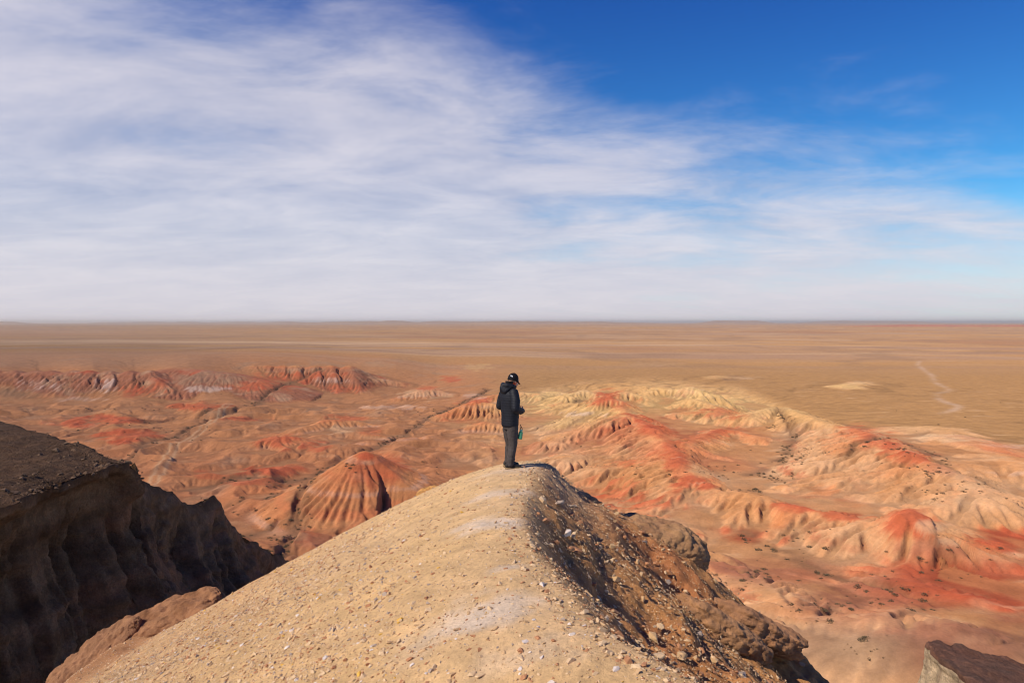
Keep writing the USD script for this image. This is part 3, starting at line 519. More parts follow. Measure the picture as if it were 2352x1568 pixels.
for (u, v, r, st) in ((1160, 1130, .38, .7), (1110, 1205, .42, .9), (1090, 1200, .35, .7), (1170, 1303, .13, .9), (1050, 1430, .35, .6), (1140, 1390, .3, .55), (960, 1480, .3, .4), (1190, 1075, .55, .5), (1210, 1500, .22, .4)):
    s_, w_ = ray(u, v); yy = np.linspace(3, 14, 400); k = np.argmin(np.abs(ridge_z(s_ * yy, yy) - w_ * yy)); q0 = (s_ * yy[k], yy[k])
    C2 = mix(C2, ASHY, smoothstep(1.25, .2, np.hypot((x - q0[0]) / 1.5, y - q0[1]) / r + .9 * a3 + .8 * a2) * st * .75)
shade = smoothstep(.02, .5, d + .12 * a2)  # flank gets darker, browner soil: its shade tone is put into the colour
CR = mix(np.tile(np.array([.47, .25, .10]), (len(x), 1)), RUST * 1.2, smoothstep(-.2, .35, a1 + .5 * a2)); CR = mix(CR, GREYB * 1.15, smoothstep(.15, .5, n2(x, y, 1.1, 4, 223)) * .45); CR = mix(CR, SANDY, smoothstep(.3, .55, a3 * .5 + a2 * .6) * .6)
CR = mix(CR, GREYB * 1.2, np.exp(-((y - 13) / 2.2) ** 2) * smoothstep(2.2, .8, x) * .85)  # grey of the shaded upper flank beside the person, painted into the soil
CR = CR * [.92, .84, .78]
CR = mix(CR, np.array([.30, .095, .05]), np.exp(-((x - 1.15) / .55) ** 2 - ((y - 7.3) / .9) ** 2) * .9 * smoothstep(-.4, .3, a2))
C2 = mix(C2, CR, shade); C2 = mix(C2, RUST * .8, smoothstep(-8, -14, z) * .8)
C2 = np.clip(C2 * (1 + .12 * a3[:, None]), .02, .8)
ridge = thing('ridge'); tag(ridge, 'sandy gravel ridge running out to a rounded tip in the foreground', None, None, 'structure')
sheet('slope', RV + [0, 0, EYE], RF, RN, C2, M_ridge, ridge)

# ================================================================ the shaded cliff on the left
RIM = np.array([(-27, 6, -8.6), (-27, 22, -9.0), (-26.6, 36, -9.3), (-27.2, 43, -9.4), (-27.0, 49.2, -9.5), (-29.4, 51.5, -11.2), (-30.0, 55, -12.9), (-30.3, 60, -15.0), (-30.5, 65, -17.4), (-30.4, 69, -17.6), (-30.7, 71.5, -19.5), (-31.3, 76, -23), (-31.5, 82, -26.5), (-31.2, 92, -32), (-29.8, 104, -40), (-27, 122, -50), (-24, 145, -60)], float)
rl = np.concatenate([[0], np.cumsum(np.hypot(np.diff(RIM[:, 0]), np.diff(RIM[:, 1])))])
ss = np.concatenate([np.linspace(0, rl[2], 90)[:-1], np.linspace(rl[2], rl[14], 420)[:-1], np.linspace(rl[14], rl[-1], 40)])
R3 = np.stack([PchipInterpolator(rl, RIM[:, k])(ss) for k in range(3)], -1)
tt = np.concatenate([-np.geomspace(60, .12, 110), [0], np.linspace(.012, 1, 190)])
S_, T_ = np.meshgrid(ss, tt, indexing='ij'); cx, cy, cz0 = (np.repeat(R3[:, k:k + 1], len(tt), 1) for k in range(3))
past = smoothstep(rl[4] - .3, rl[5] + .5, S_)
jag = n2(S_, S_ * 0, 3.0, 4, 301) * 1.1 + n2(S_, S_ * 0, .9, 3, 302) * .35
back = np.clip(-T_, 0, None)
top_x = cx + jag * (1 - .6 * past) - back
edge_n = (top_x * .61 + cy * .79) - (-27 * .61 + 49.2 * .79)           # beyond the plateau's far rim
plat = -9.4 + .012 * back - .35 * n2(top_x, cy, 6, 4, 303) - .18 * n2(top_x, cy, 1.2, 4, 304) - 1.9 * softplus(edge_n + .8 + .5 * n2(top_x, cy, 3, 3, 305), .35)
lower = cz0 - .75 * back + .3 * n2(top_x, cy, 2, 4, 306)
topz = plat * (1 - past) + np.maximum(lower, plat) * past - .9 * (1 - past) * smoothstep(3.2, .2, back) * (.5 + .5 * n2(S_, S_ * 0, 4, 3, 307)) * .5
fall = np.clip(T_, 0, None)
depth = (58 + cz0).clip(4) * fall
slope_ = .10 + .42 * smoothstep(rl[4] - 4, rl[6], S_) + .12 * smoothstep(12, 40, depth)
flute = (1 - np.abs(n2(S_ + .35 * depth * past, depth * .05, 4.2, 4, 310)) * 2.6).clip(0) ** 1.5 * 3.2 + (1 - np.abs(n2(S_ + .3 * depth * past, depth * .08, 1.5, 3, 311)) * 2.6).clip(0) ** 1.5 * 1.1
over = (1 - past) * (1.7 * smoothstep(.5, 1.6, depth + .5 * n2(S_, depth * 0, 1.5, 3, 313)) * smoothstep(11, 2.5, depth))
face_x = cx + jag * (1 - .6 * past) + slope_ * depth - flute * smoothstep(.4, 6, depth) - over
ledge = np.abs(n2(S_ * .25, depth, 1.6, 5, 312)) * .9
vx = np.where(T_ < 0, top_x, face_x + (ledge - .2) * smoothstep(0, 3, depth)); vz = np.where(T_ < 0, topz, cz0 + .0 - depth - (1 - past) * .25)
vz = np.where(T_ >= 0, np.where(past < .5, np.minimum(vz, topz[:, 109:110] - depth), vz), vz)
CVt = np.stack([vx.ravel(), (cy + .25 * n2(S_, T_ * 30, 2, 3, 314)).ravel(), vz.ravel()], -1)
_, CN = face_out(CVt, grid_faces(*S_.shape), (1, 0, 1))
CVt = CVt + CN * (.55 * n3(CVt, 2.6, 4, 330) + .16 * n3(CVt, .6, 4, 331) + .35 * (np.abs(n3(CVt * [.3, .3, 1], .9, 3, 332)) - .2) * (T_.ravel() > 0))[:, None] * smoothstep(1.5, 0, np.abs(np.clip(-T_, 0, None)) - 12).ravel()[:, None]
CF, CN = face_out(CVt, grid_faces(*S_.shape), (1, 0, 1))
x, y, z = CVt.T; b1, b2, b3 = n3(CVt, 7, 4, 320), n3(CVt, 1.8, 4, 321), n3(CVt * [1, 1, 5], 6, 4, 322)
CC = mix(np.tile(np.array([.10, .056, .031]), (len(x), 1)), np.array([.15, .08, .04]), .5 + b2 + .4 * b1)  # top kept extra dark: shadow over the plateau is put into its colour
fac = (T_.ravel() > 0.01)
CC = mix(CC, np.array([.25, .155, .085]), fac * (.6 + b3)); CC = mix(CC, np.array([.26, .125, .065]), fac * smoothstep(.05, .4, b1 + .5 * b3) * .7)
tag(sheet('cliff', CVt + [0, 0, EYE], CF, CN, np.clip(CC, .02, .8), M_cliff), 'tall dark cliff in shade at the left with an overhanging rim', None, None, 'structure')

# ================================================================ a pale fluted outcrop at the lower right
def outcrop(rim, inward, outward, seed):
    rim = np.array(rim, float); L = np.concatenate([[0], np.cumsum(np.hypot(np.diff(rim[:, 0]), np.diff(rim[:, 1])))])
    s_ = np.linspace(0, L[-1], 190); Rm = np.stack([PchipInterpolator(L, rim[:, k])(s_) for k in range(3)], -1)
    inn = np.stack([np.interp(s_, L, [v[k] for v in inward]) for k in range(3)], -1); out = np.stack([np.interp(s_, L, [v[k] for v in outward]) for k in range(2)], -1)
    t_ = np.concatenate([-np.geomspace(40, .15, 70), [0], np.geomspace(.1, 38, 110)])
    S_, T_ = np.meshgrid(s_, t_, indexing='ij'); b = np.clip(-T_, 0, None)[..., None]; f = np.clip(T_, 0, None)
    fl = np.abs(n2(S_, f * .05, 2.2, 4, seed)) * 1.6 + np.abs(n2(S_, f * .1, .8, 3, seed + 1)) * .4
    off = .34 * f + 1.3 * smoothstep(8, 30, f) - fl * smoothstep(.2, 2.5, f) - .25 * smoothstep(.4, 1.3, f) * smoothstep(9, 2, f) + .25 * n2(f, S_ * .2, .9, 3, seed + 2)
    V = Rm[:, None, :] + b * inn[:, None, :]
    V[..., 2] += np.where(T_ < 0, .75 * n2(V[..., 0], V[..., 1], 3.2, 5, seed + 3) * smoothstep(0, 2, b[..., 0]) + .08 * n2(V[..., 0], V[..., 1], .7, 3, seed + 4), -f)
    jag = n2(S_, S_ * 0, 1.8, 4, seed + 5) * .6
    for k in range(2): V[..., k] += out[:, None, k] * np.where(T_ < 0, jag * np.exp(-b[..., 0]), jag + off)
    V = V.reshape(-1, 3); _, N = face_out(V, grid_faces(*S_.shape), (-.6, 0, 1)); V = V + N * (.3 * n3(V, 1.5, 4, seed + 8) + .12 * n3(V, .4, 3, seed + 9))[:, None]; F, N = face_out(V, grid_faces(*S_.shape), (-.6, 0, 1))
    q1, q2 = n3(V, 1.5, 4, seed + 6), n2(S_.ravel(), f.ravel() * .1, .9, 4, seed + 7)
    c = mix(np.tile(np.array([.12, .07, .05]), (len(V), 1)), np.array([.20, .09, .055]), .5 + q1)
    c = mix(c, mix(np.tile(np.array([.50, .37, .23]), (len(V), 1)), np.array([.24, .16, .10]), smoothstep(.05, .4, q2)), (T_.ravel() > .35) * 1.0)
    return V, F, N, np.clip(c, .02, .8)
V_, F_, N_, C_ = outcrop([(25, 22, -20.6), (27.6, 34, -21.5), (29.1, 42, -22.7), (30.9, 50, -23.9), (35, 54, -25.6), (46, 56, -29.5), (60, 56, -35)],
                         [(.95, .1, -.16)] * 3 + [(.9, -.3, -.16), (.5, -.85, -.13), (.2, -1, -.1), (.2, -1, -.1)],
                         [(-1, -.1)] * 3 + [(-.85, .4), (-.3, .95), (0, 1), (0, 1)], 400)
tag(sheet('outcrop', V_ + [0, 0, EYE], F_, N_, C_, M_cliff), 'dark capped outcrop with a pale fluted face at the lower right corner', None, None, 'structure')

# ================================================================ rocks of the ridge
def solid_color(name, c, rough=.9, bump=None, scale=30.0, var=.25, spec=.2):
    nodes = {'pos': ('geometry', {}), 'n': ('noise_texture', {'scale': scale, 'detail': 5.0, 'roughness': .65}),
             'r': ('rgb_ramp', {'ramp': [(.3, tuple(np.array(c) * (1 - var))), (.7, tuple(np.array(c) * (1 + var)))]}),
             'p': ('principled_bsdf', {'roughness': rough, 'specular_ior_level': spec})}
    links = [('pos.position', 'n.vector'), ('n.fac', 'r.fac'), ('r.color', 'p.base_color')]
    if bump: nodes['b'] = ('bump', {'strength': .8, 'distance': bump}); links += [('n.fac', 'b.height'), ('b.normal', 'p.normal')]
    return usdkit.material(stage, f'/World/Looks/{name}', nodes, links, surface='p.BSDF')
M_rockbrown = solid_color('brown_rock', (.36, .20, .10), .95, .06, 9.0, .45)
M_rockyellow = solid_color('ochre_rock', (.46, .23, .07), .95, .05, 9.0, .4)
def lumpy(size, seed, sub=5, power=2.6, amp=.16, strata=.1):
    m = trimesh.creation.icosphere(subdivisions=sub); v = m.vertices
    v = v / (np.abs(v) ** power).sum(1, keepdims=True) ** (1 / power)
    p = v * size
    r = 1 + amp * n3(p + seed * 3.1, max(size) * .7, 4, seed) + amp * .45 * n3(p + seed, max(size) * .16, 4, seed + 1)
    lay = n2(p[:, 2] * 7, p[:, 0] * .6, .8, 3, seed + 2)
    r = r + strata * lay * (np.abs(m.vertices[:, 2]) < .85)
    m.vertices = p * r[:, None]; return m
def turn(m, rx=0, ry=0, rz=0, at=(0, 0, 0)):
    m.apply_transform(trimesh.transformations.euler_matrix(math.radians(rx), math.radians(ry), math.radians(rz))); m.apply_translation(at); return m
def rugged(size, seed):
    m = lumpy(size, seed, 6, 3.4, .20, .10); v = np.array(m.vertices); n = np.array(m.vertex_normals)
    m.vertices = v + n * (.20 * n3(v, .5, 4, seed + 5) + .09 * n3(v, .17, 4, seed + 6))[:, None] * np.array([1, 1, .75]); return m
def soil_rock(name, m, seed, c1, c2):
    V = np.array(m.vertices); F = np.array(m.faces); N = np.array(m.vertex_normals)
    V = V + N * (.035 * n3(V, .16, 4, seed + 3) + .012 * n3(V, .05, 3, seed + 4))[:, None]
    m = trimesh.Trimesh(V, F, process=False); N = np.array(m.vertex_normals)
    c = mix(np.tile(c1, (len(V), 1)), c2, .5 + n3(V, .5, 4, seed) + .7 * n3(V, .1, 3, seed + 1)); c = mix(c, RUST * .7, smoothstep(.15, .4, n2(V[:, 2] * 5, V[:, 0], 1.0, 3, seed + 2)) * .6)
    sheet(name, V, F, N, np.clip(c, .02, .8), M_ridge, ridge)
soil_rock('rock_outcrop', turn(lumpy((1.0, .9, .68), 3, 6, 2.7, .22, .07), 0, 12, 10, (2.78, 13.5, -4.62 + EYE)), 700, np.array([.40, .225, .105]), np.array([.27, .14, .07]))
soil_rock('rock_ledge', turn(lumpy((1.05, .8, .30), 8, 6, 2.8, .24, .16), -6, 27, 20, (4.08, 11.8, -5.3 + EYE)), 710, np.array([.38, .19, .09]), np.array([.26, .13, .065]))
soil_rock('rock_ledge', turn(lumpy((.9, .55, .26), 12, 6, 2.6, .26, .16), -6, 36, 15, (3.3, 10.6, -4.85 + EYE)), 720, np.array([.38, .2, .095]), np.array([.25, .13, .065]))
soil_rock('rock_ledge', turn(rugged((1.25, .7, .17), 31), 8, -18, 12, (-8.25, 16.1, -7.06 + EYE)), 730, np.array([.38, .185, .085]), np.array([.27, .125, .06]))
soil_rock('rock_ledge', turn(rugged((1.0, .75, .18), 37), 8, -34, 30, (-9.5, 15.3, -7.66 + EYE)), 740, np.array([.36, .18, .085]), np.array([.25, .12, .06]))
bo = thing('boulder', (-1.75, 14.9, -3.86 + EYE)); tag(bo, 'ochre boulder peeking over the left shoulder of the ridge', 'boulder')
obj('rock', turn(lumpy((.34, .34, .24), 21, 5, 2.8, .3, .16), 0, -14, 20), M_rockyellow, bo, True)

# ================================================================ gravel and stones
def ground(x, y): return ridge_z(np.asarray(x, float), np.asarray(y, float))
def ground_full(x, y):
    x, y = np.asarray(x, float), np.asarray(y, float); d = x - XC(np.clip(y, -39, 39)); rough = .35 + .9 * smoothstep(-1.5, -6, x) + 1.6 * smoothstep(.1, .8, d)
    return ridge_z(x, y) + .05 * n2(x, y, .55, 4, 210) * rough + .018 * n2(x, y, .12, 4, 211) * rough
def chip(rng, flat=.5):
    p = rng.normal(size=(13, 3)); p /= np.linalg.norm(p, axis=1, keepdims=True); p *= np.array([1, rng.uniform(.55, .85), rng.uniform(flat * .6, flat * 1.2)]) * rng.uniform(.85, 1.1, (13, 1))
    return trimesh.convex.convex_hull(p)
STONE_M = [solid_color('stone_sand', (.50, .32, .165), .9, None, 60, .2), solid_color('stone_buff', (.58, .40, .23), .9, None, 60, .2), solid_color('stone_rust', (.40, .19, .09), .9, None, 60, .25),
           solid_color('stone_pale', (.62, .52, .44), .9, None, 60, .15), solid_color('stone_ochre', (.62, .36, .07), .9, None, 60, .15), solid_color('stone_grey', (.34, .26, .2), .9, None, 60, .2)]
rg2 = np.random.default_rng(5)
N = 110000
yy = 3.0 + 14.5 * rg2.random(N) ** 1.25; xx = rg2.uniform(-.75, .55, N) * yy
wgt = .22 + .9 * smoothstep(-.2, -2.2, xx / np.maximum(yy, 1) * 6) + .5 * smoothstep(.15, .5, n2(xx, yy, 1.6, 4, 501)) + .5 * (xx > XC(yy) - .1)
keep = (rg2.random(N) < wgt * .85) & (xx > -9.6) & (xx < 4.5) & (yy < 16.5)
xx, yy = xx[keep], yy[keep]
size = .0075 * (1 - rg2.random(len(xx))) ** (-1 / 2.6); cl = smoothstep(.1, .5, n2(xx, yy, 1.2, 4, 502)) * smoothstep(0, -1.5, xx); size = np.clip(size * (1 + .7 * cl), .006, .034)
zz = ground_full(xx, yy) + size * .18
nx_ = -(ground(xx + .05, yy) - ground(xx - .05, yy)) / .1; ny_ = -(ground(xx, yy + .05) - ground(xx, yy - .05)) / .1
def quats(nx_, ny_, rng):
    n = np.stack([nx_, ny_, np.ones_like(nx_)], -1); n = n + rng.normal(0, .25, n.shape); n /= np.linalg.norm(n, axis=1, keepdims=True)
    ax = np.stack([-n[:, 1], n[:, 0], np.zeros(len(n))], -1); s_ = np.linalg.norm(ax, axis=1, keepdims=True) + 1e-9; an = np.arctan2(s_[:, 0], n[:, 2]); ax /= s_
    q1 = np.concatenate([np.cos(an / 2)[:, None], ax * np.sin(an / 2)[:, None]], 1); ph = rng.uniform(0, 2 * np.pi, len(n)); q2 = np.stack([np.cos(ph / 2), 0 * ph, 0 * ph, np.sin(ph / 2)], -1)
    w1, x1, y1, z1 = q1.T; w2, x2, y2, z2 = q2.T
    return np.stack([w1 * w2 - z1 * z2, x1 * w2 + y1 * z2, y1 * w2 - x1 * z2, w1 * z2 + z1 * w2], -1)
def instancer(name, protos, idx, pos, quat, scale):
    pi = UsdGeom.PointInstancer.Define(stage, numbered(name)); paths = []
    for k, (m, mat) in enumerate(protos):
        usdkit.mesh(stage, f'{pi.GetPath()}/pieces/piece_{k:03d}', m, mat, False); paths.append(Sdf.Path(f'{pi.GetPath()}/pieces/piece_{k:03d}'))
    pi.CreatePrototypesRel().SetTargets(paths); pi.CreateProtoIndicesAttr(Vt.IntArray.FromNumpy(np.asarray(idx, np.int32)))
    pi.CreatePositionsAttr(Vt.Vec3fArray.FromNumpy(np.asarray(pos, np.float32)))
    pi.CreateOrientationsAttr(Vt.QuathArray([Gf.Quath(float(a), float(b), float(c), float(d)) for a, b, c, d in quat]))
    pi.CreateScalesAttr(Vt.Vec3fArray.FromNumpy(np.repeat(np.asarray(scale, np.float32)[:, None], 3, 1)))
    return pi
protos = [(chip(rg2), STONE_M[k % 6]) for k in range(12)]
w = np.array([.36, .31, .16, .05, .01, .11]); pk = rg2.choice(6, len(xx), p=w) + 6 * rg2.integers(0, 2, len(xx))
pk = np.where((xx > XC(yy) + .1) & (pk % 6 >= 3), pk - 3, pk)
tag(instancer('gravel', protos, pk, np.stack([xx, yy, zz + EYE], -1), quats(nx_, ny_, rg2), size), 'loose angular gravel covering the sandy ridge', None, None, 'stuff')
def lay_stone(u, v, size, mat, label, group, cat='stone', flat=.5, sink=.25):
    a, wv = ray(u, v); t = np.linspace(2.5, 18, 3000); g = ground(a * t, t) - wv * t; k = np.argmax(g > 0) if (g > 0).any() else None
    if k is None or k == 0: return
    p = (a * t[k], t[k]); z = float(ground_full(p[0], p[1]))
    o = thing('stone', (p[0], p[1], z + size * (flat * .6 - sink) + EYE), rg2.uniform(0, 360)); tag(o, label, cat, group)
    nx1 = float(-(ground(p[0] + .1, p[1]) - ground(p[0] - .1, p[1])) / .2); m = chip(rg2, flat); m.apply_scale(size)
    o.AddRotateXYZOp().Set(Gf.Vec3f(float(rg2.normal(0, 10)), float(rg2.normal(0, 10)), 0))
    obj('rock', m, mat, o, False); return o
for u, v, sz, k, lb in [(590, 1464, .055, 4, 'yellow stone nearest the bottom left edge of the slope'), (722, 1367, .075, 4, 'yellow stone beside a small heap of brown stones in mid slope'), (875, 1455, .05, 4, 'small yellow stone on the gravel left of the crest'),
                        (748, 1510, .075, 3, 'largest pale pink stone in the bottom gravel patch'), (682, 1560, .06, 3, 'white stone at the bottom edge of the picture left of the crest'), (980, 1546, .04, 3, 'white stone on bare sand at the bottom, left of another'),
                        (1030, 1546, .045, 3, 'white stone on bare sand at the bottom, right of another'), (1245, 1508, .05, 3, 'bluish white stone right of the crest near the bottom'), (1310, 1434, .05, 3, 'flat white stone near the crest edge below the hollow'),
                        (1125, 1180, .06, 0, 'lone brown stone on smooth sand below the person'), (1090, 1192, .035, 3, 'lone small pale stone on smooth sand below the person'), (1165, 1356, .05, 3, 'pale stone beside the crest line mid ridge'),
                        (1380, 1480, .10, 1, 'broad tan rock on the broken edge of the crest'), (1415, 1535, .075, 3, 'pale blue grey rock at the bottom of the broken edge'), (1340, 1405, .09, 1, 'tan slab at the top of the broken edge')]:
    lay_stone(u, v, sz * .48, STONE_M[k], lb, None)
cnt = 0
for _ in range(900):
    if cnt >= 190: break
    u, v = rg2.uniform(130, 1250), rg2.uniform(1200, 1566)
    if rg2.random() > .15 + .8 * smoothstep(1280, 1540, v) * smoothstep(1150, 800, u): continue
    if lay_stone(u, v, rg2.uniform(.018, .034) * (1 + .5 * (v < 1400)), STONE_M[rg2.choice(6, p=[.36, .3, .24, .02, 0, .08])], 'small angular stone lying in the gravel of the lit slope', 'stones scattered over the lit slope'): cnt += 1
cnt = 0
for _ in range(600):
    if cnt >= 80: break
    u, v = rg2.uniform(1200, 1850), rg2.uniform(1150, 1566)
    if u < 1240 + (v - 1150) * .6 - 40: continue
    if lay_stone(u, v, rg2.uniform(.03, .10), STONE_M[rg2.choice(6, p=[.33, .1, .37, .02, 0, .18])], 'clod of broken earth stuck in the shaded flank', 'clods on the shaded flank of the ridge', 'rock', .7, .35): cnt += 1

# rubble lying on the cliff's top
qs = np.nonzero((T_.ravel() < -.3) & (T_.ravel() > -30) & (CVt[:, 1] > 30) & (CVt[:, 1] < 70))[0]; qs = rg2.choice(qs, 2600)
qp = CVt[qs] + rg2.normal(0, .25, (len(qs), 3)) * [1, 1, 0]; sz = np.clip(.045 * (1 - rg2.random(len(qs))) ** -.5, .04, .38)
M_rubble = solid_color('cliff_rubble', (.13, .078, .045), .95, None, 6.0, .5)
tag(instancer('rubble', [(chip(rg2, .5), M_rubble) for k in range(6)], rg2.integers(0, 6, len(qs)), qp + np.stack([0 * sz, 0 * sz, EYE - sz * .05], -1), quats(np.zeros(len(qs)), np.zeros(len(qs)), rg2), sz), 'broken stones strewn over the flat top of the dark cliff', None, None, 'stuff')

# ================================================================ shrubs of the valley
M_shrub = solid_color('dry_shrub', (.125, .088, .048), .9, None, 1.5, .6)
def shrub(rng):
    v, f = [], []
    for k in range(90):
        a, e = rng.uniform(0, 2 * np.pi), math.asin(rng.uniform(.02, .98)); r = rng.uniform(.35, 1.0)
        c = np.array([math.cos(a) * math.cos(e), math.sin(a) * math.cos(e), .62 * math.sin(e)]) * r
        q = rng.normal(size=(2, 3)); q /= np.linalg.norm(q, axis=1, keepdims=True); s_ = rng.uniform(.12, .26)
        b = len(v); v += [c - q[0] * s_, c + q[0] * s_ + q[1] * s_ * .3, c + q[1] * s_]; f.append((b, b + 1, b + 2))
    for k in range(6):
        a = k * 1.05; b = len(v); t = np.array([math.cos(a) * .7, math.sin(a) * .7, .5]); w_ = np.array([-math.sin(a), math.cos(a), 0]) * .03
        v += [w_, -w_, t]; f.append((b, b + 1, b + 2))
    return np.array(v), np.array(f)
rs = np.random.default_rng(77); cand = []
def scatter(u0, u1, v0, v1, n, s0, s1, cond=None):
    for _ in range(n):
        u, v = rs.uniform(u0, u1), rs.uniform(v0, v1)
        cand.append((u, v, rs.uniform(s0, s1)))
for pts, dep, wid in CHANNELS:
    pw = np.array([at_z(u, v, -59.0 if u < 1300 else -56.0) for u, v in pts]); seg = np.hypot(np.diff(pw[:, 0]), np.diff(pw[:, 1]))
    for _ in range(int(seg.sum() * (1.1 if dep > 1 else .7))):
        k = rs.choice(len(seg), p=seg / seg.sum()); t = rs.random(); p = pw[k] * (1 - t) + pw[k + 1] * t
        cand.append((None, (p[0] + rs.normal(0, wid * 1.3), p[1] + rs.normal(0, wid * 1.3)), rs.uniform(.35, .95)))
for u, v, du, dv, n in ((1720, 1330, 90, 30, 60), (1900, 1400, 120, 35, 60), (2080, 1360, 120, 40, 45), (2180, 1300, 120, 50, 40), (1830, 1240, 60, 40, 30), (1827, 1045, 26, 14, 40), (1790, 1098, 30, 10, 36), (1770, 985, 20, 10, 24), (1725, 1128, 24, 6, 24), (1690, 1075, 80, 30, 30),
                        (2130, 1085, 40, 14, 30), (2070, 1035, 40, 16, 26), (2220, 1130, 60, 20, 26), (2110, 1135, 70, 20, 24), (1960, 1480, 120, 30, 30), (560, 1180, 90, 20, 36), (620, 1260, 60, 20, 30), (700, 1210, 40, 16, 24), (430, 1000, 80, 20, 60), (330, 975, 80, 12, 60), (480, 935, 120, 10, 60),
                        (240, 942, 140, 6, 60), (1000, 1060, 30, 10, 12), (1010, 1085, 12, 6, 8), (1320, 1010, 30, 14, 16), (1000, 955, 60, 16, 30), (560, 910, 100, 8, 40), (1500, 1085, 120, 40, 20), (2200, 960, 150, 40, 20), (800, 1075, 40, 10, 20), (650, 1110, 60, 14, 24)):
    for _ in range(int(n * .6) if v > 1150 else n): cand.append((rs.normal(u, du * .6), rs.normal(v, dv * .6), .18 + .65 * rs.random() ** 2.2))
_zl = RegularGridInterpolator((rr, np.tan(np.radians(az)).clip(-2.4, 2.4)), LZ, bounds_error=False, fill_value=None)
def land_at(x, y): return float(_zl((y, x / y)))
spots = []
for u, v, s_ in cand:
    if u is None:
        px_, py = v
        if py < 60 or n2(np.array([px_]), np.array([py]), 14, 2, 600)[0] < rs.uniform(-.5, .35): continue
        px_ += 3.2 * n2(np.array([px_]), np.array([py]), 9, 2, 601)[0]; py += 3.2 * n2(np.array([px_]), np.array([py]), 9, 2, 602)[0]
        spots.append((px_, py, land_at(px_, py), s_)); continue
    a, wv = ray(u, v); t = np.geomspace(70, 900, 500)
    if wv > -.03: continue
    g = _zl(np.stack([t, np.full_like(t, a)], -1)) - wv * t; k = np.argmax(g > 0)
    if k > 0: spots.append((a * t[k], t[k], float(_zl((t[k], a))), s_))
spots.sort(key=lambda q: -q[3] / q[1]); SH = [shrub(rs) for _ in range(3)]
stage.CreateClassPrim('/Kinds')
for k in range(3): usdkit.mesh(stage, f'/Kinds/shrub_{k}/foliage', SH[k], M_shrub, False)
for i, (px_, py, pz, s_) in enumerate(spots[:230]):
    o = thing('shrub', (px_, py, pz - .05 + EYE), rs.uniform(0, 360)); o.AddScaleOp().Set(Gf.Vec3f(s_ * rs.uniform(.9, 1.5), s_ * rs.uniform(.8, 1.3), s_ * rs.uniform(.6, 1.05)))
    o.GetPrim().GetReferences().AddInternalReference(f'/Kinds/shrub_{i % 3}'); o.GetPrim().SetInstanceable(True)
    tag(o, 'low dark dry shrub growing on the valley floor or in a dry wash', 'shrub', 'low shrubs dotted over the valley')
rest = spots[230:]
if rest:
    q = np.array(rest); ph = rs.uniform(0, 2 * np.pi, len(q))
    tag(instancer('scrub', [(SH[k], M_shrub) for k in range(3)], np.arange(len(q)) % 3, q[:, :3] + [0, 0, EYE - .05], np.stack([np.cos(ph / 2), 0 * ph, 0 * ph, np.sin(ph / 2)], -1), q[:, 3]), 'sparse dark scrub dotting the far valley floor', None, None, 'stuff')
print('shrubs', len(spots))

# ================================================================ the person on the tip of the ridge
def ball(p, r):
    return manifold3d.Manifold.sphere(float(r), 20).translate([float(a) for a in p])
def oval(p, rx, ry, rz, rot=(0, 0, 0)):
    return manifold3d.Manifold.sphere(1.0, 28).scale([rx, ry, rz]).rotate(list(map(float, rot))).translate([float(a) for a in p])
def chain(js):
    out = manifold3d.Manifold()
    for (p, r), (q, t) in zip(js[:-1], js[1:]):
        out = out + manifold3d.Manifold.batch_hull([ball(p, r), ball(q, t)])
    return out
def levels(rows, n=24):
    """A skin through elliptical rings (centre x, y, z, half width, half depth)."""
    a = np.linspace(0, 2 * np.pi, n, endpoint=False); out = manifold3d.Manifold()
    for A, B in zip(rows[:-1], rows[1:]):
        pts = np.concatenate([np.stack([r[0] + r[3] * np.cos(a), r[1] + r[4] * np.sin(a), np.full(n, r[2])], -1) for r in (A, B)])
        out = out + manifold3d.Manifold.hull_points(pts)
    return out
def to_mesh(man, length, it=12):
    m = man.refine_to_length(length).to_mesh(); t = trimesh.Trimesh(np.array(m.vert_properties[:, :3], float), np.array(m.tri_verts), process=True)
    trimesh.smoothing.filter_taubin(t, .5, -.52, it); return t
def puff(t, amp, fn):
    t.vertices = t.vertices + np.array(t.vertex_normals) * (amp * fn(np.array(t.vertices)))[:, None]; return t
M_skin = usdkit.material(stage, '/World/Looks/skin', {'pos': ('geometry', {}), 'n': ('noise_texture', {'scale': 40.0, 'detail': 3.0}), 'r': ('rgb_ramp', {'ramp': [(.3, (.46, .22, .13)), (.7, (.54, .28, .17))]}),
    'p': ('principled_bsdf', {'roughness': .5, 'subsurface_weight': .1, 'subsurface_scale': .01})}, [('pos.position', 'n.vector'), ('n.fac', 'r.fac'), ('r.color', 'p.base_color')], surface='p.BSDF')
M_jacket = solid_color('navy_nylon', (.006, .007, .012), .65, .002, 60, .3, .3); M_cap = solid_color('black_cotton', (.006, .006, .008), .85, .001, 300, .3); M_gaiter = solid_color('orange_red_fleece', (.62, .085, .03), .9, None, 60, .15)
M_trouser = solid_color('grey_trouser_cloth', (.06, .049, .045), .85, .004, 25, .3); M_shoe = solid_color('dark_shoe', (.035, .03, .026), .7, .003, 80, .4); M_sole = solid_color('tan_sole', (.30, .20, .10), .8, None, 40, .5); M_rubber = solid_color('black_rubber', (.02, .02, .02), .7, None, 40, .3)
M_white = solid_color('white_thread', (.75, .75, .75), .7, None, 40, .05); M_bottle = solid_color('green_bottle_plastic', (.06, .26, .13), .3, None, 20, .3, .5); M_bottle2 = solid_color('pale_green_label', (.22, .46, .30), .4, None, 20, .2, .5); M_strap = solid_color('black_strap', (.02, .02, .02), .8, None, 40, .2)
M_hair = solid_color('dark_hair', (.02, .015, .012), .6, None, 80, .3); M_eye = solid_color('eye_white', (.7, .68, .65), .2, None, 10, .05)
PX, PY = -.035, 12.5
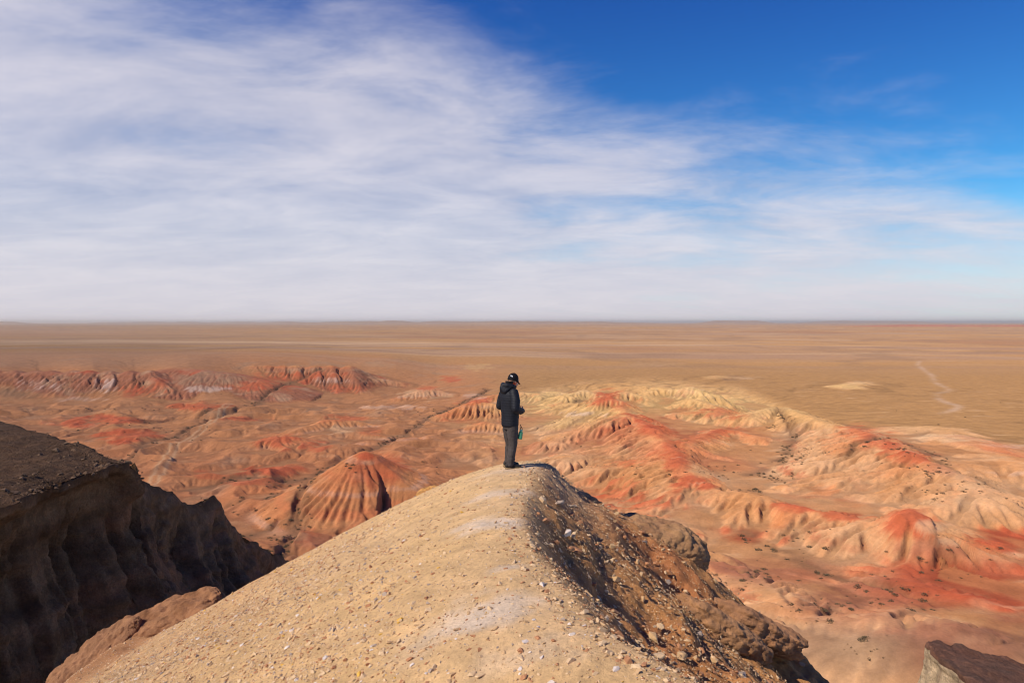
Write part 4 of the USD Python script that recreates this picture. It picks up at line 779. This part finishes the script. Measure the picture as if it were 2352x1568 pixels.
foot = ground_full(np.array([PX - .1, PX, PX + .1, PX - .05, PX + .15]), np.array([PY, PY - .12, PY + .12, PY - .1, PY])).mean()
ANG = -58.0
person = thing('person', (PX, PY, float(foot) + EYE + .002), ANG)
tag(person, 'person in dark quilted jacket, grey trousers and black cap standing with back turned, looking down', 'person')
HC = np.array([.0, .07, 1.605])                                        # centre of the head, forward of the spine
# body: one skin from head to feet
B = levels([(0, .0, .80, .15, .10), (0, .0, .92, .165, .11), (0, .0, 1.1, .15, .10), (0, -.01, 1.3, .18, .11), (0, -.01, 1.42, .17, .09), (0, .0, 1.47, .09, .07)])
B += chain([((0, .0, 1.43), .062), ((0, .035, 1.53), .056), ((0, .06, 1.6), .06)])
B += oval(HC + [0, 0, .025], .076, .094, .10, (-24, 0, 0)) + oval(HC + [0, .045, -.055], .055, .062, .062, (-24, 0, 0)) + oval(HC + [0, .075, -.085], .028, .024, .024)
B += chain([(HC + [0, .095, .02], .013), (HC + [0, .112, -.022], .017)]) + oval(HC + [0, .083, -.055], .024, .014, .012) + oval(HC + [0, .082, .03], .06, .018, .012)
for s_ in (-1, 1):
    B += oval(HC + [s_ * .078, .0, -.01], .012, .022, .034, (-20, 0, s_ * 15))
    sh, el, wr = (s_ * .185, -.01, 1.40), (s_ * .25, -.045, 1.13), (s_ * .09, .215, 1.055)
    B += chain([(sh, .055), (el, .043), (wr, .03)])
    pm = np.array([s_ * .052, .245, 1.05]); B += manifold3d.Manifold.batch_hull([ball(wr, .026), ball(pm + [0, 0, .028], .015), ball(pm + [0, 0, -.03], .014), ball(pm + [-s_ * .02, .01, .0], .015)])
    for k, (L, dz) in enumerate(((.068, .028), (.075, .010), (.07, -.010), (.055, -.028))):
        p0 = pm + [-s_ * .012, .006, dz]; p1 = p0 + np.array([-s_ * .55, .62, -.25]) * L * .5; p2 = p1 + np.array([-s_ * .95, .0, -.35]) * L * .34; p3 = p2 + np.array([-s_ * .5, -.75, -.3]) * L * .28
        B += chain([(p0, .0095), (p1, .0088), (p2, .0082), (p3, .0074)])
    q0 = pm + [s_ * .01, -.012, .03]; B += chain([(q0, .011), (q0 + [-s_ * .022, .012, .03], .0105), (q0 + [-s_ * .045, .022, .038], .009)])
    fy = .05 if s_ < 0 else -.03
    B += chain([((s_ * .085, .0, .84), .085), ((s_ * .095, fy * .5 + .015, .47), .055), ((s_ * .10, fy - .02, .10), .038), ((s_ * .105, fy + .1, .05), .032)])
body = obj('body', to_mesh(B, .012, 5), M_skin, person, True)
for s_ in (-1, 1): obj('eye', turn(trimesh.creation.icosphere(2, .012), at=HC + [s_ * .032, .079, .008]), M_eye, body, True)
# jacket: hip length, quilted in narrow bands, hood folded on the back
J = levels([(0, -.005, .765, .178, .135), (0, -.005, .80, .19, .145), (0, 0, .95, .195, .15), (0, -.01, 1.12, .198, .145), (0, -.02, 1.28, .21, .145), (0, -.025, 1.39, .20, .125), (0, -.01, 1.46, .13, .10), (0, .015, 1.51, .085, .085)])
for s_ in (-1, 1): J += chain([((s_ * .165, -.02, 1.40), .085), ((s_ * .235, -.03, 1.27), .084), ((s_ * .272, -.055, 1.12), .074), ((s_ * .20, .10, 1.06), .064), ((s_ * .105, .20, 1.05), .050)])
Jm = to_mesh(J, .013, 8)
def quilt(v):
    sl = smoothstep(.17, .215, np.abs(v[:, 0]))
    ph = (v[:, 2] + .10 * sl * v[:, 1]) / .046
    return (np.abs(np.sin(np.pi * ph)) ** .6 - .6) * smoothstep(1.50, 1.44, v[:, 2]) + .9 * n3(v, .09, 3, 901)
jacket = obj('jacket', puff(Jm, .0045, quilt), M_jacket, person, True)
Hd = manifold3d.Manifold.batch_hull([ball((-.10, -.05, 1.50), .045), ball((.10, -.05, 1.50), .045), ball((0, -.155, 1.475), .062), ball((-.055, -.14, 1.42), .045), ball((.055, -.14, 1.42), .045), ball((0, -.08, 1.40), .05)]) + chain([((-.095, .05, 1.495), .032), ((-.115, -.03, 1.515), .042), ((-.075, -.11, 1.53), .046), ((0, -.15, 1.525), .05), ((.075, -.11, 1.53), .046), ((.115, -.03, 1.515), .042), ((.095, .05, 1.495), .032)])
obj('hood', puff(to_mesh(Hd, .012, 10), .007, lambda v: n3(v, .06, 3, 902)), M_jacket, jacket, True)
for s_ in (-1, 1): obj('cuff', to_mesh(chain([((s_ * .118, .19, 1.051), .05), ((s_ * .092, .213, 1.053), .043)]), .012, 4), M_strap, jacket, True)
obj('neck_gaiter', puff(to_mesh(levels([(0, .005, 1.47, .082, .082), (0, .03, 1.525, .071, .074), (0, .055, 1.56, .069, .08), (0, .07, 1.585, .066, .085)]), .01, 4), .004, lambda v: np.sin(v[:, 2] * 260 + 3 * n3(v, .05, 2, 903))), M_gaiter, person, True)
# trousers
T = levels([(0, .0, .72, .165, .12), (0, .0, .90, .17, .125)])
for s_ in (-1, 1):
    fy = .05 if s_ < 0 else -.03
    T += chain([((s_ * .082, .0, .82), .105), ((s_ * .088, .012 + fy * .3, .62), .10), ((s_ * .092, .022 + fy * .6, .45), .083), ((s_ * .098, fy * .9 - .01, .25), .074), ((s_ * .10, fy - .022, .105), .072)])
def folds(v): return n3(v * [1, 1, .55], .085, 3, 904) + .8 * np.sin((v[:, 2] + .35 * v[:, 1] + .25 * v[:, 0]) * 42 + 5 * n3(v, .15, 3, 905)) * (.35 + .65 * smoothstep(.3, .08, v[:, 2])) * .5
obj('trousers', puff(to_mesh(T, .013, 8), .012, folds), M_trouser, person, True)
# shoes
def shoe(s_, fy, toe):
    up = manifold3d.Manifold.batch_hull([oval((0, -.085, .06), .036, .04, .035), oval((0, -.07, .10), .038, .04, .02), oval((0, .0, .075), .044, .05, .042)]) + manifold3d.Manifold.batch_hull([oval((0, .0, .075), .044, .05, .042), oval((.004, .11, .052), .046, .05, .030), oval((0, .155, .045), .036, .03, .022)])
    so = manifold3d.Manifold.batch_hull([manifold3d.Manifold.cylinder(.024, .040, .043, 24).translate([0, -.085, .010]), manifold3d.Manifold.cylinder(.024, .047, .05, 24).translate([.002, .09, .010]), manifold3d.Manifold.cylinder(.02, .035, .038, 24).translate([0, .150, .016])])
    tr = manifold3d.Manifold()
    for k in range(9): tr += manifold3d.Manifold.cube([.080 - .002 * abs(k - 5), .02, .012], True).translate([0, -.105 + k * .032, .006])
    X = trimesh.transformations.euler_matrix(0, 0, math.radians(-toe)); X[:3, 3] = (s_ * .102, fy, 0)
    out = []
    for man, l, it in ((up, .01, 6), (so, .012, 2), (tr, .02, 0)):
        t = to_mesh(man, l, it); t.apply_transform(X); out.append(t)
    lace = to_mesh(chain([((-.02, .02, .118), .005), ((.02, .03, .112), .005)]) + chain([((.02, .02, .118), .005), ((-.02, .035, .109), .005)]) + chain([((.0, .01, .12), .006), ((.015, .0, .14), .004), ((.03, .03, .125), .004)]), .01, 1); lace.apply_transform(X); out.append(lace)
    return out
for s_, fy, toe in ((1, -.03, 22), (-1, .05, 12)):
    a_, b_, c_, d_ = shoe(s_, fy, toe); sh_ = obj('shoe', a_, M_shoe, person, True); obj('midsole', b_, M_sole, sh_, 40); obj('tread', c_, M_rubber, sh_, 40); obj('laces', d_, M_rubber, sh_, True)
# cap with a brim turned to the front and a small white mark at the back
RC = trimesh.transformations.euler_matrix(math.radians(-22), 0, math.radians(10))[:3, :3]; CC0 = HC + [0, -.004, .035]
cv = oval((0, 0, 0), .092, .108, .108) ^ manifold3d.Manifold.cube([.4, .4, .4], True).translate([0, 0, .155]); cv += levels([(0, 0, -.046, .091, .106), (0, 0, -.03, .0925, .1085), (0, 0, -.01, .092, .108)])
cm = to_mesh(cv, .01, 3); cm.vertices = cm.vertices @ RC.T + CC0; cap = obj('cap', cm, M_cap, person, True)
br = manifold3d.Manifold.batch_hull([oval((0, .085, -.03), .078, .02, .006), oval((0, .165, -.045), .045, .02, .005), oval((-.05, .135, -.045), .02, .02, .005), oval((.05, .135, -.045), .02, .02, .005)])
bm = to_mesh(br, .01, 3); bm.vertices = bm.vertices @ RC.T + CC0; obj('brim', bm, M_cap, cap, True)
bt = to_mesh(oval((0, 0, .107), .009, .009, .006), .006, 0); bt.vertices = bt.vertices @ RC.T + CC0; obj('button', bt, M_cap, cap, True)
from shapely.geometry import Point, box as sbox
def on_cap(poly_mesh, tilt):
    """Lays a flat mark on the back of the cap."""
    v = np.array(poly_mesh.vertices); c, s0 = math.cos(tilt), math.sin(tilt); a = v[:, 0] * c - v[:, 1] * s0; b = v[:, 0] * s0 + v[:, 1] * c
    th = MARK_AZ + a / .100; ph = MARK_EL + b / .105; r = 1.02 + np.where(v[:, 2] > 1e-5, .03, 0)
    poly_mesh.vertices = (np.stack([.092 * np.cos(ph) * np.cos(th), .108 * np.cos(ph) * np.sin(th), .108 * np.sin(ph)], -1) * r[:, None]) @ RC.T + CC0
    return poly_mesh
wd = math.radians(ANG); want = np.array([-.42, -.9]); loc = np.array([want[0] * math.cos(wd) + want[1] * math.sin(wd), -want[0] * math.sin(wd) + want[1] * math.cos(wd)]); loc = (np.array([loc[0], loc[1], 0]) @ RC)
MARK_AZ, MARK_EL = math.atan2(loc[1] / .108, loc[0] / .092), .22
quarter = lambda r0, r1: Point(0, 0).buffer(r1, 24).difference(Point(0, 0).buffer(r0, 24)).intersection(sbox(0, 0, 1, 1))
dome_ = [quarter(.0, .009), quarter(.0108, .0165), quarter(.0183, .024)]
parts = [turn(trimesh.creation.extrude_polygon(g, .001, engine='earcut'), at=(.004, -.011, 0)) for g in dome_]
for k, word in enumerate(('THE', 'NORTH', 'FACE')):
    t_ = meshkit.text_mesh(word, .0066, .001, True); t_.apply_translation([.001 - t_.bounds[1, 0], .0045 - k * .0082, 0]); parts.append(t_)
lg = trimesh.util.concatenate([p.subdivide() for p in parts]); obj('cap_mark', on_cap(lg, math.radians(-14)), M_white, cap, False)
obj('hair', to_mesh(levels([(0, -.012, 1.55, .066, .07), (0, -.012, 1.60, .078, .085)]) - oval(HC + [0, .07, -.03], .09, .075, .12), .01, 2), M_hair, person, True)
# the bottle hangs from the waist at the right hip
wb = np.array([.155, .115, .0]); bx, by = wb[0] * math.cos(wd) - wb[1] * math.sin(wd), wb[0] * math.sin(wd) + wb[1] * math.cos(wd)
bot = thing('water_bottle', (PX + bx, PY + by, float(foot) + EYE + .545), 20); tag(bot, 'green water bottle hanging by a strap at the right hip of the person', 'bottle'); bot.AddRotateXYZOp().Set(Gf.Vec3f(0, 9, 0))
prof = np.array([(0, 0), (.034, 0), (.040, .006), (.040, .11), (.036, .125), (.024, .138), (.024, .146), (0, .146)]); obj('flask', trimesh.creation.revolve(prof, sections=32), M_bottle, bot, 40)
obj('label', trimesh.creation.revolve(np.array([(.0403, .055), (.0412, .055), (.0412, .105), (.0403, .105)]), angle=3.4, sections=24), M_bottle2, bot, 40)
obj('lid', trimesh.creation.revolve(np.array([(0, .146), (.027, .146), (.028, .15), (.028, .17), (.024, .175), (0, .175)]), sections=32), M_bottle2, bot, 40)
obj('strap', to_mesh(chain([((.02, 0, .165), .006), ((.012, 0, .20), .006), ((-.01, 0, .225), .007), ((-.035, .0, .26), .007)]) + chain([((-.02, 0, .165), .006), ((-.022, 0, .20), .006), ((-.012, 0, .225), .007)]), .01, 2), M_strap, bot, True)

# ================================================================ the air
lo = EYE + min(LZ.min(), RV[:, 2].min(), CVt[:, 2].min(), V_[:, 2].min()) - 1.0; hi = EYE + LZ.max() + 5.0
hz = trimesh.creation.box(bounds=[[-160000, -2000, lo], [160000, 62000, hi]])
M_haze = usdkit.material(stage, '/World/Looks/haze', {'v': ('principled_volume', {'color': (1.0, .88, .75), 'density': HAZE, 'anisotropy': .2})}, [], volume='v.volume')
tag(obj('haze', hz, M_haze, None, False), 'thin dusty air over the plain', None, None, 'stuff')
